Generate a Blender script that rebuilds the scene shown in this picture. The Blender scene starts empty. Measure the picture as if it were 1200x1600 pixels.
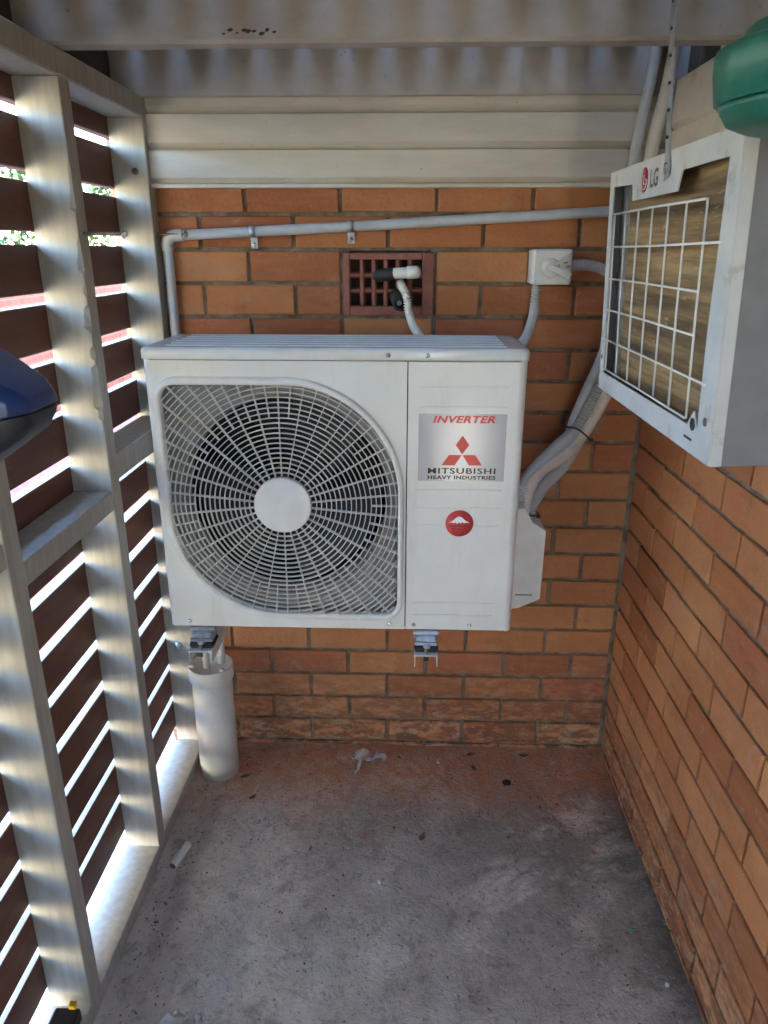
import bpy, bmesh, math, random
from mathutils import Vector, Matrix
R = math.radians
rnd = random.Random(7)
scene = bpy.context.scene
C = scene.collection

# ------------------------------------------------------------------ camera
cam_d = bpy.data.cameras.new('camera')
cam = bpy.data.objects.new('camera', cam_d)
C.objects.link(cam)
PITCH, YAW, ROLL = -0.345996, 0.032930, -0.000898
Mz = Matrix.Rotation(YAW, 3, 'Z'); Mx = Matrix.Rotation(PITCH, 3, 'X'); My = Matrix.Rotation(ROLL, 3, 'Y')
B = Mz @ Mx @ My                                   # columns: right, forward, up
m = Matrix((B.col[0], B.col[2], -B.col[1])).transposed().to_4x4()
m.translation = Vector((0.0545, -1.9666, 1.5122))
cam.matrix_world = m
cam_d.sensor_fit = 'VERTICAL'
cam_d.sensor_height = 24.0
cam_d.sensor_width = 18.0
cam_d.lens = 24.0 * 1137.2 / 1600.0
cam_d.clip_start = 0.02
cam_d.clip_end = 500
cam_d.dof.use_dof = True
cam_d.dof.focus_distance = 1.6
cam_d.dof.aperture_fstop = 7.0
scene.camera = cam

# ------------------------------------------------------------------ sky, sun, exposure
SUN_EL, SUN_AZ = R(52), R(50)                      # azimuth measured from +Y towards +X
world = bpy.data.worlds.new('World')
scene.world = world
world.use_nodes = True
wn = world.node_tree
for n in list(wn.nodes):
    wn.nodes.remove(n)
sky = wn.nodes.new('ShaderNodeTexSky')
sky.sky_type = 'NISHITA'
sky.sun_disc = False
sky.sun_elevation = SUN_EL
sky.sun_rotation = SUN_AZ
sky.air_density = 1.0
sky.dust_density = 0.2
sky.ozone_density = 3.0
bg = wn.nodes.new('ShaderNodeBackground')
bg.inputs['Strength'].default_value = 0.15
wo = wn.nodes.new('ShaderNodeOutputWorld')
wn.links.new(sky.outputs[0], bg.inputs[0])
wn.links.new(bg.outputs[0], wo.inputs[0])
sl = bpy.data.lights.new('sun', 'SUN')
sl.energy = 3.8
sl.angle = R(0.5)
sl.color = (1.0, 0.95, 0.86)
so = bpy.data.objects.new('sun', sl)
C.objects.link(so)
to_sun = Vector((math.sin(SUN_AZ) * math.cos(SUN_EL), math.cos(SUN_AZ) * math.cos(SUN_EL), math.sin(SUN_EL)))
so.rotation_euler = (-to_sun).to_track_quat('-Z', 'Y').to_euler()
so.location = (3, 3, 8)

scene.view_settings.view_transform = 'Standard'
scene.view_settings.look = 'None'
scene.view_settings.gamma = 1.0
scene.view_settings.use_curve_mapping = False
scene.view_settings.exposure = 5.5
scene.render.engine = 'CYCLES'
cy = scene.cycles
cy.use_denoising = True
cy.denoiser = 'OPENIMAGEDENOISE'
cy.max_bounces = 10
cy.diffuse_bounces = 8
cy.glossy_bounces = 4
cy.transmission_bounces = 6
cy.sample_clamp_indirect = 12.0
cy.blur_glossy = 0.5
cy.caustics_reflective = False
cy.caustics_refractive = False
cy.use_adaptive_sampling = False

# ------------------------------------------------------------------ material helpers
class NT:
    """small helper around a node tree"""
    def __init__(s, name):
        s.m = bpy.data.materials.new(name)
        s.m.use_nodes = True
        s.t = s.m.node_tree
        s.b = s.t.nodes['Principled BSDF']
        s._pos = None
    def n(s, kind, **kw):
        x = s.t.nodes.new(kind)
        for k, v in kw.items():
            setattr(x, k, v)
        return x
    def l(s, a, b):
        s.t.links.new(a, b)
    def pos(s):
        if s._pos is None:
            s._pos = s.n('ShaderNodeNewGeometry').outputs['Position']
        return s._pos
    def mapped(s, scale=(1, 1, 1), loc=(0, 0, 0), src=None):
        x = s.n('ShaderNodeMapping')
        x.inputs['Scale'].default_value = scale
        x.inputs['Location'].default_value = loc
        s.l(src or s.pos(), x.inputs['Vector'])
        return x.outputs[0]
    def noise(s, scale, detail=4, rough=0.55, vec=None, dist=0.0):
        x = s.n('ShaderNodeTexNoise')
        x.inputs['Scale'].default_value = scale
        x.inputs['Detail'].default_value = detail
        x.inputs['Roughness'].default_value = rough
        x.inputs['Distortion'].default_value = dist
        s.l(vec or s.pos(), x.inputs['Vector'])
        return x.outputs[0]
    def ramp(s, fac, stops):
        x = s.n('ShaderNodeValToRGB')
        e = x.color_ramp.elements
        while len(e) < len(stops):
            e.new(0.5)
        for i, (p, c) in enumerate(stops):
            e[i].position = p
            e[i].color = (c, c, c, 1) if isinstance(c, (int, float)) else (*c, 1)
        s.l(fac, x.inputs[0])
        return x.outputs[0]
    def mix(s, fac, a, b, mode='MIX'):
        x = s.n('ShaderNodeMix', data_type='RGBA', blend_type=mode)
        for sock, v in ((x.inputs[0], fac), (x.inputs[6], a), (x.inputs[7], b)):
            if hasattr(v, 'is_output') or hasattr(v, 'links'):
                s.l(v, sock)
            elif isinstance(v, (int, float)):
                sock.default_value = v
            else:
                sock.default_value = (*v, 1)
        return x.outputs[2]
    def math(s, op, a, b=0.0, clamp=False):
        x = s.n('ShaderNodeMath', operation=op, use_clamp=clamp)
        for sock, v in ((x.inputs[0], a), (x.inputs[1], b)):
            if isinstance(v, (int, float)):
                sock.default_value = v
            else:
                s.l(v, sock)
        return x.outputs[0]
    def axis(s, i, src=None):
        x = s.n('ShaderNodeSeparateXYZ')
        s.l(src or s.pos(), x.inputs[0])
        return x.outputs[i]
    def bump(s, h, strength=0.3, dist=0.002, prev=None):
        x = s.n('ShaderNodeBump')
        x.inputs['Strength'].default_value = strength
        x.inputs['Distance'].default_value = dist
        s.l(h, x.inputs['Height'])
        if prev is not None:
            s.l(prev, x.inputs['Normal'])
        return x.outputs[0]
    def set(s, color=None, rough=None, normal=None, metal=None, spec=None, coat=None):
        for key, v in (('Base Color', color), ('Roughness', rough), ('Normal', normal), ('Metallic', metal),
                       ('Specular IOR Level', spec), ('Coat Weight', coat)):
            if v is None:
                continue
            sock = s.b.inputs[key]
            if isinstance(v, (int, float)):
                sock.default_value = v
            elif isinstance(v, tuple):
                sock.default_value = (*v, 1)
            else:
                s.l(v, sock)
        return s.m
M = {}
def simple(name, col, rough=0.5, metal=0.0, spec=0.5, var=0.12, vscale=25, dirt=None, dscale=6, dlo=0.55, dhi=0.8, bump=0.0, bscale=200):
    t = NT(name)
    n1 = t.noise(vscale, 3)
    c = t.mix(t.ramp(n1, [(0.3, 0.0), (0.7, 1.0)]), tuple(x * (1 - var) for x in col), tuple(min(1, x * (1 + var)) for x in col))
    if dirt:
        n2 = t.noise(dscale, 6, 0.65)
        c = t.mix(t.ramp(n2, [(dlo, 0.0), (dhi, 1.0)]), c, dirt)
    r = t.math('ADD', rough - 0.06, t.math('MULTIPLY', n1, 0.12), True)
    nb = t.bump(t.noise(bscale, 3), bump, 0.001) if bump else None
    M[name] = t.set(c, r, nb, metal, spec)
    return M[name]

# brick
t = NT('brick')
oi = t.n('ShaderNodeObjectInfo')
rndv = oi.outputs['Random']
base = t.ramp(rndv, [(0.0, (0.33, 0.112, 0.046)), (0.3, (0.48, 0.190, 0.074)), (0.7, (0.57, 0.262, 0.112)), (1.0, (0.40, 0.120, 0.056))])
cl = t.noise(5.0, 4, 0.6)
base = t.mix(t.ramp(cl, [(0.35, 0.0), (0.7, 0.55)]), base, (0.33, 0.115, 0.05))
streak = t.noise(9, 5, 0.6, t.mapped((1, 1, 7)))
base = t.mix(t.ramp(streak, [(0.5, 0.0), (0.8, 0.45)]), base, (0.50, 0.25, 0.115))
sp = t.noise(130, 3, 0.6)
base = t.mix(t.ramp(sp, [(0.62, 0.0), (0.72, 0.55)]), base, (0.22, 0.07, 0.03))
sp2 = t.noise(140, 2, 0.5, t.mapped((1, 1, 1), (3.3, 1.7, 0.4)))
base = t.mix(t.ramp(sp2, [(0.73, 0.0), (0.77, 0.6)]), base, (0.62, 0.50, 0.36))
z = t.axis(2)
low = t.ramp(t.math('ADD', z, t.math('MULTIPLY', t.noise(4, 4), 0.25)), [(0.1, 1.0), (0.5, 0.0)])
blot = t.noise(13, 7, 0.72, t.mapped((1, 1, 2.6), (1.2, 0, 0)))
base = t.mix(t.math('MULTIPLY', low, t.ramp(blot, [(0.44, 0.0), (0.52, 0.92)])), base, (0.115, 0.062, 0.040))
eff = t.noise(17, 7, 0.75, t.mapped((1, 1, 2.2), (7.1, 2.0, 5.5)))
base = t.mix(t.math('MULTIPLY', low, t.ramp(eff, [(0.52, 0.0), (0.58, 0.6)])), base, (0.50, 0.36, 0.26))
bn = t.bump(t.noise(420, 3), 0.35, 0.0008)
sm = t.noise(11, 8, 0.75, t.mapped((1, 1, 1.4), (5.0, 8.0, 2.0)), 0.6)
base = t.mix(t.ramp(sm, [(0.57, 0.0), (0.63, 0.38)]), base, (0.40, 0.30, 0.21))
dkp = t.noise(7, 7, 0.7, t.mapped((1, 1, 2.0), (1.0, 3.0, 9.0)))
base = t.mix(t.ramp(dkp, [(0.56, 0.0), (0.74, 0.5)]), base, (0.20, 0.072, 0.036))
bn = t.bump(t.noise(45, 8, 0.75), 0.9, 0.006, bn)
M['brick'] = t.set(base, 0.78, bn, spec=0.3)
# mortar
t = NT('mortar')
c = t.mix(t.ramp(t.noise(30, 5), [(0.35, 0.0), (0.7, 1.0)]), (0.13, 0.10, 0.07), (0.27, 0.22, 0.165))
M['mortar'] = t.set(c, 0.95, t.bump(t.noise(300, 4), 0.6, 0.002), spec=0.1)
# concrete floor
t = NT('concrete')
x = t.axis(0); y = t.axis(1)
n1 = t.noise(4.5, 9, 0.74, None, 0.6)
c = t.mix(t.ramp(n1, [(0.32, 0.0), (0.62, 1.0)]), (0.50, 0.430, 0.335), (0.82, 0.730, 0.590))
n1b = t.noise(16, 9, 0.78, t.mapped((1, 0.8, 1), (3, 8, 0)), 0.25)
c = t.mix(t.ramp(n1b, [(0.51, 0.0), (0.62, 0.55)]), c, (0.24, 0.200, 0.158))
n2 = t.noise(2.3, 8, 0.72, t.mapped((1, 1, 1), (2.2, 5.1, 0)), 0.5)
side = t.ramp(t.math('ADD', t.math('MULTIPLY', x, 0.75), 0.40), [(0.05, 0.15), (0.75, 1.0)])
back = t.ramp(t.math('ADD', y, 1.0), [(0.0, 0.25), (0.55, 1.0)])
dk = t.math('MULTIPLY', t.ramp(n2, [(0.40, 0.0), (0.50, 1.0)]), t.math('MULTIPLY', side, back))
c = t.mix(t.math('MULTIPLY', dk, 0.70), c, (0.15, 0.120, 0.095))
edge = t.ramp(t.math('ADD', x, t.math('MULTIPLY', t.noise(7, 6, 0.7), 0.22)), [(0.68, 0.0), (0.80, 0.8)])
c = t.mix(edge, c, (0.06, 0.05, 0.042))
n3 = t.noise(60, 7, 0.8)
c = t.mix(t.ramp(n3, [(0.56, 0.0), (0.64, 0.75)]), c, (0.12, 0.098, 0.076))
n3b = t.noise(80, 6, 0.75, t.mapped((1, 1, 1), (9, 3, 1)))
c = t.mix(t.ramp(n3b, [(0.57, 0.0), (0.70, 0.7)]), c, (0.72, 0.65, 0.54))
# brick dust swept along the foot of the back wall
yy = t.math('ADD', t.math('MULTIPLY', y, 1.9), t.math('MULTIPLY', t.noise(5, 7, 0.7), 0.7))
dust = t.math('MULTIPLY', t.ramp(t.math('ADD', yy, 0.68), [(0.35, 0.0), (0.80, 1.0)]), t.ramp(t.noise(18, 7, 0.75), [(0.32, 0.30), (0.58, 1.0)]))
c = t.mix(t.math('MULTIPLY', dust, 0.92), c, (0.56, 0.235, 0.105))
n4 = t.noise(3.4, 5, 0.65, t.mapped((1, 1, 1), (4.4, 1.1, 0)))
c = t.mix(t.ramp(n4, [(0.58, 0.0), (0.70, 0.55)]), c, (0.36, 0.20, 0.11))
hb = t.bump(t.noise(12, 8, 0.75, None, 0.5), 0.9, 0.014)
hb = t.bump(t.noise(75, 7, 0.75), 0.9, 0.005, hb)
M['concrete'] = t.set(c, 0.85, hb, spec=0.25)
# cream-white painted timber
t = NT('cream_paint')
grain = t.noise(60, 4, 0.6, t.mapped((1, 1, 0.12)))
c = t.mix(t.ramp(grain, [(0.35, 0.0), (0.7, 1.0)]), (0.33, 0.305, 0.260), (0.42, 0.392, 0.340))
d = t.noise(9, 7, 0.7)
c = t.mix(t.ramp(d, [(0.56, 0.0), (0.82, 0.65)]), c, (0.28, 0.235, 0.18))
sp = t.noise(120, 3, 0.6)
c = t.mix(t.ramp(sp, [(0.70, 0.0), (0.76, 0.6)]), c, (0.20, 0.16, 0.12))
M['cream_paint'] = t.set(c, 0.55, t.bump(grain, 0.25, 0.002), spec=0.35)
# grubby beam paint
t = NT('beam_paint')
d = t.noise(6, 7, 0.7, t.mapped((0.5, 1, 1)))
c = t.mix(t.ramp(d, [(0.35, 0.0), (0.75, 1.0)]), (0.50, 0.455, 0.40), (0.33, 0.285, 0.235))
sp = t.noise(70, 4, 0.7)
c = t.mix(t.ramp(sp, [(0.66, 0.0), (0.74, 0.75)]), c, (0.12, 0.09, 0.07))
M['beam_paint'] = t.set(c, 0.6, t.bump(d, 0.3, 0.003), spec=0.3)
# weatherboard paint
t = NT('board_paint')
d = t.noise(5, 6, 0.7, t.mapped((0.35, 0.35, 2)))
c = t.mix(t.ramp(d, [(0.4, 0.0), (0.75, 1.0)]), (0.66, 0.62, 0.54), (0.50, 0.45, 0.37))
sp = t.noise(90, 3, 0.6)
c = t.mix(t.ramp(sp, [(0.71, 0.0), (0.76, 0.6)]), c, (0.2, 0.15, 0.11))
M['board_paint'] = t.set(c, 0.5, t.bump(t.noise(30, 3), 0.1, 0.002), spec=0.4)
# brown stained slats
t = NT('slat_stain')
grain = t.noise(45, 6, 0.65, t.mapped((1, 0.07, 1)))
oi = t.n('ShaderNodeObjectInfo')
c = t.mix(t.ramp(grain, [(0.3, 0.0), (0.75, 1.0)]), (0.095, 0.032, 0.020), (0.185, 0.066, 0.040))
c = t.mix(t.math('MULTIPLY', oi.outputs['Random'], 0.5), c, (0.065, 0.028, 0.020))
c = t.mix(t.ramp(t.noise(14, 6, 0.7, t.mapped((1, 0.5, 1))), [(0.56, 0.0), (0.75, 0.45)]), c, (0.21, 0.12, 0.085))
M['slat_stain'] = t.set(c, 0.55, t.bump(grain, 0.35, 0.003), spec=0.4)
simple('slat_skylit_top', (0.42, 0.38, 0.34), 0.6, var=0.15)  # pale colour standing in for skylight on the brown slat tops
simple('dark_timber', (0.10, 0.075, 0.055), 0.8, bump=0.3)
simple('deck_stain', (0.06, 0.048, 0.038), 0.8, var=0.2, bump=0.3)
simple('deck_timber', (0.16, 0.125, 0.095), 0.8, bump=0.3)
# air conditioner enamel
t = NT('ac_enamel')
c = t.mix(t.ramp(t.noise(7, 5, 0.6), [(0.4, 0.0), (0.8, 1.0)]), (0.70, 0.70, 0.655), (0.64, 0.63, 0.58))
c = t.mix(t.ramp(t.noise(150, 3, 0.6), [(0.72, 0.0), (0.77, 0.5)]), c, (0.42, 0.38, 0.32))
c = t.mix(t.ramp(t.noise(6, 7, 0.7, t.mapped((5, 1, 0.8))), [(0.54, 0.0), (0.80, 0.4)]), c, (0.47, 0.43, 0.35))
M['ac_enamel'] = t.set(c, 0.33, None, spec=0.5)
simple('lid_enamel', (0.66, 0.66, 0.62), 0.17, var=0.05)
simple('ac_plastic', (0.66, 0.65, 0.60), 0.4, var=0.06)
simple('guard_plastic', (0.68, 0.67, 0.63), 0.42, var=0.06)
simple('seam_dark', (0.03, 0.03, 0.03), 0.7)
simple('fan_cavity', (0.006, 0.006, 0.006), 0.8)
simple('vent_dark', (0.05, 0.028, 0.022), 0.9)
simple('fan_black', (0.012, 0.012, 0.013), 0.5)
simple('orifice_grey', (0.28, 0.272, 0.25), 0.5)
simple('zinc', (0.55, 0.57, 0.60), 0.35, 0.9, var=0.2, vscale=60)
simple('galvanised', (0.42, 0.44, 0.45), 0.45, 0.75, var=0.25, vscale=50, dirt=(0.22, 0.18, 0.14), dlo=0.6)
simple('bracket_white', (0.62, 0.63, 0.62), 0.4, var=0.08)
simple('rubber', (0.015, 0.015, 0.016), 0.6)
simple('steel', (0.62, 0.60, 0.56), 0.25, 1.0)
simple('rusty_steel', (0.20, 0.16, 0.13), 0.5, 0.7, var=0.4, vscale=300)
simple('pvc_white', (0.72, 0.70, 0.63), 0.4, var=0.05, dirt=(0.42, 0.36, 0.27), dscale=14, dlo=0.60, dhi=0.85)
simple('pvc_grey', (0.50, 0.52, 0.53), 0.38, var=0.06, dirt=(0.36, 0.34, 0.30), dscale=12)
simple('pvc_cream', (0.66, 0.60, 0.52), 0.4, var=0.05, dirt=(0.45, 0.38, 0.29), dscale=12)
simple('flex_grey', (0.46, 0.46, 0.45), 0.42, var=0.08)
simple('switch_grey', (0.60, 0.59, 0.55), 0.42, var=0.05)
simple('terracotta', (0.28, 0.100, 0.070), 0.7, var=0.2, dirt=(0.30, 0.19, 0.15), dscale=18, bump=0.2)
simple('black_foam', (0.02, 0.02, 0.02), 0.65, bump=0.5, bscale=120)
simple('lg_frame', (0.53, 0.545, 0.54), 0.42, var=0.10, vscale=14, dirt=(0.30, 0.26, 0.20), dscale=22, dlo=0.56, dhi=0.74)
simple('lg_side', (0.19, 0.195, 0.205), 0.45, var=0.08, dirt=(0.10, 0.10, 0.10), dscale=11, dlo=0.66, dhi=0.74)
simple('wire_white', (0.66, 0.65, 0.61), 0.45, var=0.1)
simple('red_print', (0.60, 0.035, 0.03), 0.35, var=0.02)
simple('pale_red_print', (0.60, 0.05, 0.05), 0.5, var=0.02)
simple('black_print', (0.012, 0.012, 0.014), 0.35, var=0.02)
simple('white_print', (0.80, 0.79, 0.77), 0.35, var=0.02)
simple('dark_red_print', (0.10, 0.008, 0.008), 0.35, var=0.02)
simple('logo_red', (0.36, 0.018, 0.032), 0.35, var=0.05)
simple('logo_grey', (0.09, 0.09, 0.095), 0.4, var=0.05)
# sticker foil: satin film with fine ripple
t = NT('sticker')
M['sticker'] = t.set((0.42, 0.415, 0.43), 0.09, t.bump(t.noise(330, 3), 0.30, 0.0006), spec=0.7)
# dirty condenser fins
t = NT('condenser')
band = t.noise(11, 6, 0.7, t.mapped((1, 0.16, 3.4)))
c = t.ramp(band, [(0.30, (0.045, 0.026, 0.011)), (0.47, (0.20, 0.120, 0.048)), (0.64, (0.48, 0.31, 0.135))])
fin = t.n('ShaderNodeTexWave', wave_type='BANDS', bands_direction='Y')
fin.inputs['Scale'].default_value = 170
fin.inputs['Distortion'].default_value = 0.6
t.l(t.pos(), fin.inputs[0])
c = t.mix(t.math('MULTIPLY', fin.outputs['Fac'], 0.3), c, (0.05, 0.035, 0.018))
c = t.mix(t.ramp(t.noise(60, 4, 0.7, t.mapped((1, 0.3, 1.5))), [(0.63, 0.0), (0.72, 0.8)]), c, (0.55, 0.45, 0.25))
M['condenser'] = t.set(c, 0.6, t.bump(fin.outputs['Fac'], 0.4, 0.002), spec=0.4)
# translucent green / glossy blue plastic
simple('green_plastic', (0.008, 0.125, 0.085), 0.42, var=0.45, vscale=22)
M['green_plastic'].node_tree.nodes['Principled BSDF'].inputs['Transmission Weight'].default_value = 0.15
simple('blue_plastic', (0.016, 0.034, 0.120), 0.28, var=0.3, vscale=8)
simple('navy_plastic', (0.012, 0.016, 0.026), 0.4, var=0.3, vscale=8)
simple('black_plastic', (0.015, 0.016, 0.018), 0.4)
simple('yellow_plastic', (0.70, 0.42, 0.02), 0.4)
t = NT('clear_film')
t.b.inputs['Transmission Weight'].default_value = 0.55
M['clear_film'] = t.set((0.80, 0.79, 0.77), 0.25, t.bump(t.noise(60, 4), 0.4, 0.003))
simple('dead_leaf', (0.14, 0.075, 0.035), 0.8, var=0.3)
simple('debris', (0.16, 0.105, 0.065), 0.9, var=0.5, vscale=120)
simple('charred', (0.012, 0.011, 0.010), 0.9)
simple('stone_chip', (0.50, 0.46, 0.40), 0.8)
simple('orange_chip', (0.42, 0.15, 0.06), 0.85)
simple('red_scrap', (0.45, 0.03, 0.04), 0.5)
simple('green_scrap', (0.02, 0.35, 0.20), 0.5)
# outdoors
t = NT('paving')
bt = t.n('ShaderNodeTexBrick')
bt.inputs['Scale'].default_value = 4.3
bt.inputs['Color1'].default_value = (0.26, 0.075, 0.048, 1)
bt.inputs['Color2'].default_value = (0.33, 0.105, 0.07, 1)
bt.inputs['Mortar'].default_value = (0.33, 0.16, 0.115, 1)
bt.inputs['Mortar Size'].default_value = 0.02
pv = t.n('ShaderNodeCombineXYZ')
t.l(t.math('ADD', t.axis(0), t.axis(1)), pv.inputs[0])
t.l(t.math('ADD', t.axis(2), t.math('MULTIPLY', t.axis(1), 0.0)), pv.inputs[1])
t.l(pv.outputs[0], bt.inputs[0])
M['paving'] = t.set(bt.outputs[0], 0.85, None)
simple('cream_bounce', (0.60, 0.53, 0.40), 0.9, var=0.08)
simple('pale_concrete', (0.42, 0.37, 0.28), 0.9, var=0.12, vscale=4)
simple('grass', (0.07, 0.11, 0.03), 0.9, var=0.4, vscale=3)
simple('leaf_green', (0.03, 0.058, 0.009), 0.6, var=0.35, vscale=4)
simple('bark', (0.10, 0.07, 0.05), 0.9)

# ------------------------------------------------------------------ mesh helpers
class MB:
    """collects geometry in world coordinates; build() links it as one mesh object"""
    def __init__(s):
        s.v = []; s.f = []; s.sm = []
    def add(s, vs, fs, smooth=False):
        o = len(s.v)
        s.v += [tuple(v) for v in vs]
        s.f += [tuple(i + o for i in f) for f in fs]
        s.sm += [smooth] * len(fs)
        return s
    def box(s, x0, x1, y0, y1, z0, z1, b=0.0):
        if x0 > x1: x0, x1 = x1, x0
        if y0 > y1: y0, y1 = y1, y0
        if z0 > z1: z0, z1 = z1, z0
        if b <= 0:
            vs = [(x, y, z) for x in (x0, x1) for y in (y0, y1) for z in (z0, z1)]
            return s.add(vs, [(0, 1, 3, 2), (4, 6, 7, 5), (0, 4, 5, 1), (2, 3, 7, 6), (0, 2, 6, 4), (1, 5, 7, 3)])
        bm = bmesh.new()
        bmesh.ops.create_cube(bm, size=1)
        for v in bm.verts:
            v.co = ((x0 + x1) / 2 + v.co.x * (x1 - x0), (y0 + y1) / 2 + v.co.y * (y1 - y0), (z0 + z1) / 2 + v.co.z * (z1 - z0))
        bmesh.ops.bevel(bm, geom=bm.edges[:], offset=b, segments=2 if b > 0.004 else 1, affect='EDGES', profile=0.5)
        bm.verts.index_update()
        s.add([v.co[:] for v in bm.verts], [[v.index for v in f.verts] for f in bm.faces])
        bm.free()
        return s
    def tube(s, pts, r, n=14, cap=True, smooth=True):
        pts = [Vector(p) for p in pts]
        rs = r if isinstance(r, (list, tuple)) else [r] * len(pts)
        vs = []; fs = []
        up = None
        for i, p in enumerate(pts):
            a = pts[max(i - 1, 0)]; b = pts[min(i + 1, len(pts) - 1)]
            d = (b - a).normalized() if (b - a).length > 1e-9 else Vector((0, 0, 1))
            if up is None:
                up = d.orthogonal().normalized()
            else:
                up = (up - d * up.dot(d))
                up = up.normalized() if up.length > 1e-6 else d.orthogonal().normalized()
            w = d.cross(up)
            for k in range(n):
                a_ = 2 * math.pi * k / n
                vs.append(p + (up * math.cos(a_) + w * math.sin(a_)) * rs[i])
        for i in range(len(pts) - 1):
            for k in range(n):
                k2 = (k + 1) % n
                fs.append((i * n + k, i * n + k2, (i + 1) * n + k2, (i + 1) * n + k))
        s.add(vs, fs, smooth)
        if cap:
            o = len(s.v) - len(vs)
            s.f.append(tuple(o + k for k in reversed(range(n)))); s.sm.append(False)
            s.f.append(tuple(o + (len(pts) - 1) * n + k for k in range(n))); s.sm.append(False)
        return s
    def lathe(s, c, prof, n=32, axis='z', smooth=True):
        """prof: (radius, height) pairs"""
        vs = []; fs = []
        for (r, h) in prof:
            for k in range(n):
                a = 2 * math.pi * k / n
                if axis == 'z': vs.append((c[0] + r * math.cos(a), c[1] + r * math.sin(a), c[2] + h))
                elif axis == 'y': vs.append((c[0] + r * math.cos(a), c[1] + h, c[2] + r * math.sin(a)))
                else: vs.append((c[0] + h, c[1] + r * math.cos(a), c[2] + r * math.sin(a)))
        for i in range(len(prof) - 1):
            for k in range(n):
                k2 = (k + 1) % n
                fs.append((i * n + k, i * n + k2, (i + 1) * n + k2, (i + 1) * n + k))
        s.add(vs, fs, smooth)
        o = len(s.v) - len(vs)
        s.f.append(tuple(o + k for k in reversed(range(n)))); s.sm.append(False)
        s.f.append(tuple(o + (len(prof) - 1) * n + k for k in range(n))); s.sm.append(False)
        return s
    def prism(s, poly, a, b, axis='y'):
        """poly of 2-D points extruded between a and b along axis (x: (y,z); y: (x,z); z: (x,y))"""
        def P(p, h):
            return {'x': (h, p[0], p[1]), 'y': (p[0], h, p[1]), 'z': (p[0], p[1], h)}[axis]
        n = len(poly)
        vs = [P(p, a) for p in poly] + [P(p, b) for p in poly]
        fs = [tuple(range(n)), tuple(reversed(range(n, 2 * n)))] + [(i, n + i, n + (i + 1) % n, (i + 1) % n) for i in range(n)]
        return s.add(vs, fs)
    def mesh(s, name, material, off=Vector((0, 0, 0))):
        me = bpy.data.meshes.new(name)
        me.from_pydata([(v[0] - off[0], v[1] - off[1], v[2] - off[2]) for v in s.v], [], s.f)
        me.polygons.foreach_set('use_smooth', s.sm)
        me.materials.append(M[material])
        bm = bmesh.new(); bm.from_mesh(me)
        bmesh.ops.recalc_face_normals(bm, faces=bm.faces)
        bm.to_mesh(me); bm.free()
        me.update()
        return me
    def build(s, name, material, parent=None):
        off = ORIGIN.get(parent.name, Vector((0, 0, 0))) if parent else Vector((0, 0, 0))
        o = bpy.data.objects.new(name, s.mesh(name, material, off))
        C.objects.link(o)
        if parent:
            o.parent = parent
            ORIGIN[o.name] = off
        else:
            ORIGIN[o.name] = Vector((0, 0, 0))
        return o
ORIGIN = {}
def tag(o, label=None, cat=None, group=None, kind=None):
    for k, v in (('label', label), ('category', cat), ('group', group), ('kind', kind)):
        if v: o[k] = v
    return o
def thing(name, label, cat, loc=(0, 0, 0), group=None):
    o = bpy.data.objects.new(name, None)
    o.empty_display_size = 0.05
    C.objects.link(o)
    o.location = loc
    ORIGIN[o.name] = Vector(loc)
    return tag(o, label, cat, group)
def link_child(o, parent):
    C.objects.link(o); o.parent = parent
    return o
def bezier(pts, per=12):
    """Catmull-Rom through points"""
    P = [Vector(p) for p in pts]
    P = [P[0] * 2 - P[1]] + P + [P[-1] * 2 - P[-2]]
    out = []
    for i in range(1, len(P) - 2):
        for k in range(per):
            u = k / per
            a, b, c, d = P[i - 1], P[i], P[i + 1], P[i + 2]
            out.append(0.5 * ((2 * b) + (c - a) * u + (2 * a - 5 * b + 4 * c - d) * u * u + (3 * b - a - 3 * c + d) * u ** 3))
    out.append(P[-2])
    return out
def resample(pts, step):
    pts = [Vector(p) for p in pts]
    out = [pts[0]]; need = step
    for a, b in zip(pts, pts[1:]):
        L = (b - a).length; pos = 0.0
        while L - pos >= need:
            pos += need; need = step
            out.append(a + (b - a) * (pos / L))
        need -= L - pos
    return out
def corrugated(pts, r, pitch=0.0068, amp=0.0019, n=12):
    p = resample(bezier(pts, 16), pitch / 4)
    rs = [r + (amp if i % 4 in (0, 1) else -amp) for i in range(len(p))]
    return MB().tube(p, rs, n)
def text(body, size, loc, rot, material, parent, name='lettering', sx=1.0, bold=0.0, shear=0.0, align='CENTER', space=1.0):
    cu = bpy.data.curves.new(name, 'FONT')
    cu.body = body; cu.size = size; cu.align_x = align; cu.align_y = 'CENTER'
    cu.offset = bold; cu.space_character = space; cu.shear = shear; cu.resolution_u = 3
    tmp = bpy.data.objects.new('tmp', cu)
    C.objects.link(tmp)
    bpy.context.view_layer.update()
    me = bpy.data.meshes.new_from_object(tmp.evaluated_get(bpy.context.evaluated_depsgraph_get()))
    bpy.data.objects.remove(tmp)
    me.name = name
    me.materials.clear(); me.materials.append(M[material])
    o = bpy.data.objects.new(name, me)
    off = ORIGIN.get(parent.name, Vector((0, 0, 0)))
    link_child(o, parent)
    o.location = Vector(loc) - off
    o.rotation_euler = rot
    o.scale = (sx, 1, 1)
    return o

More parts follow.
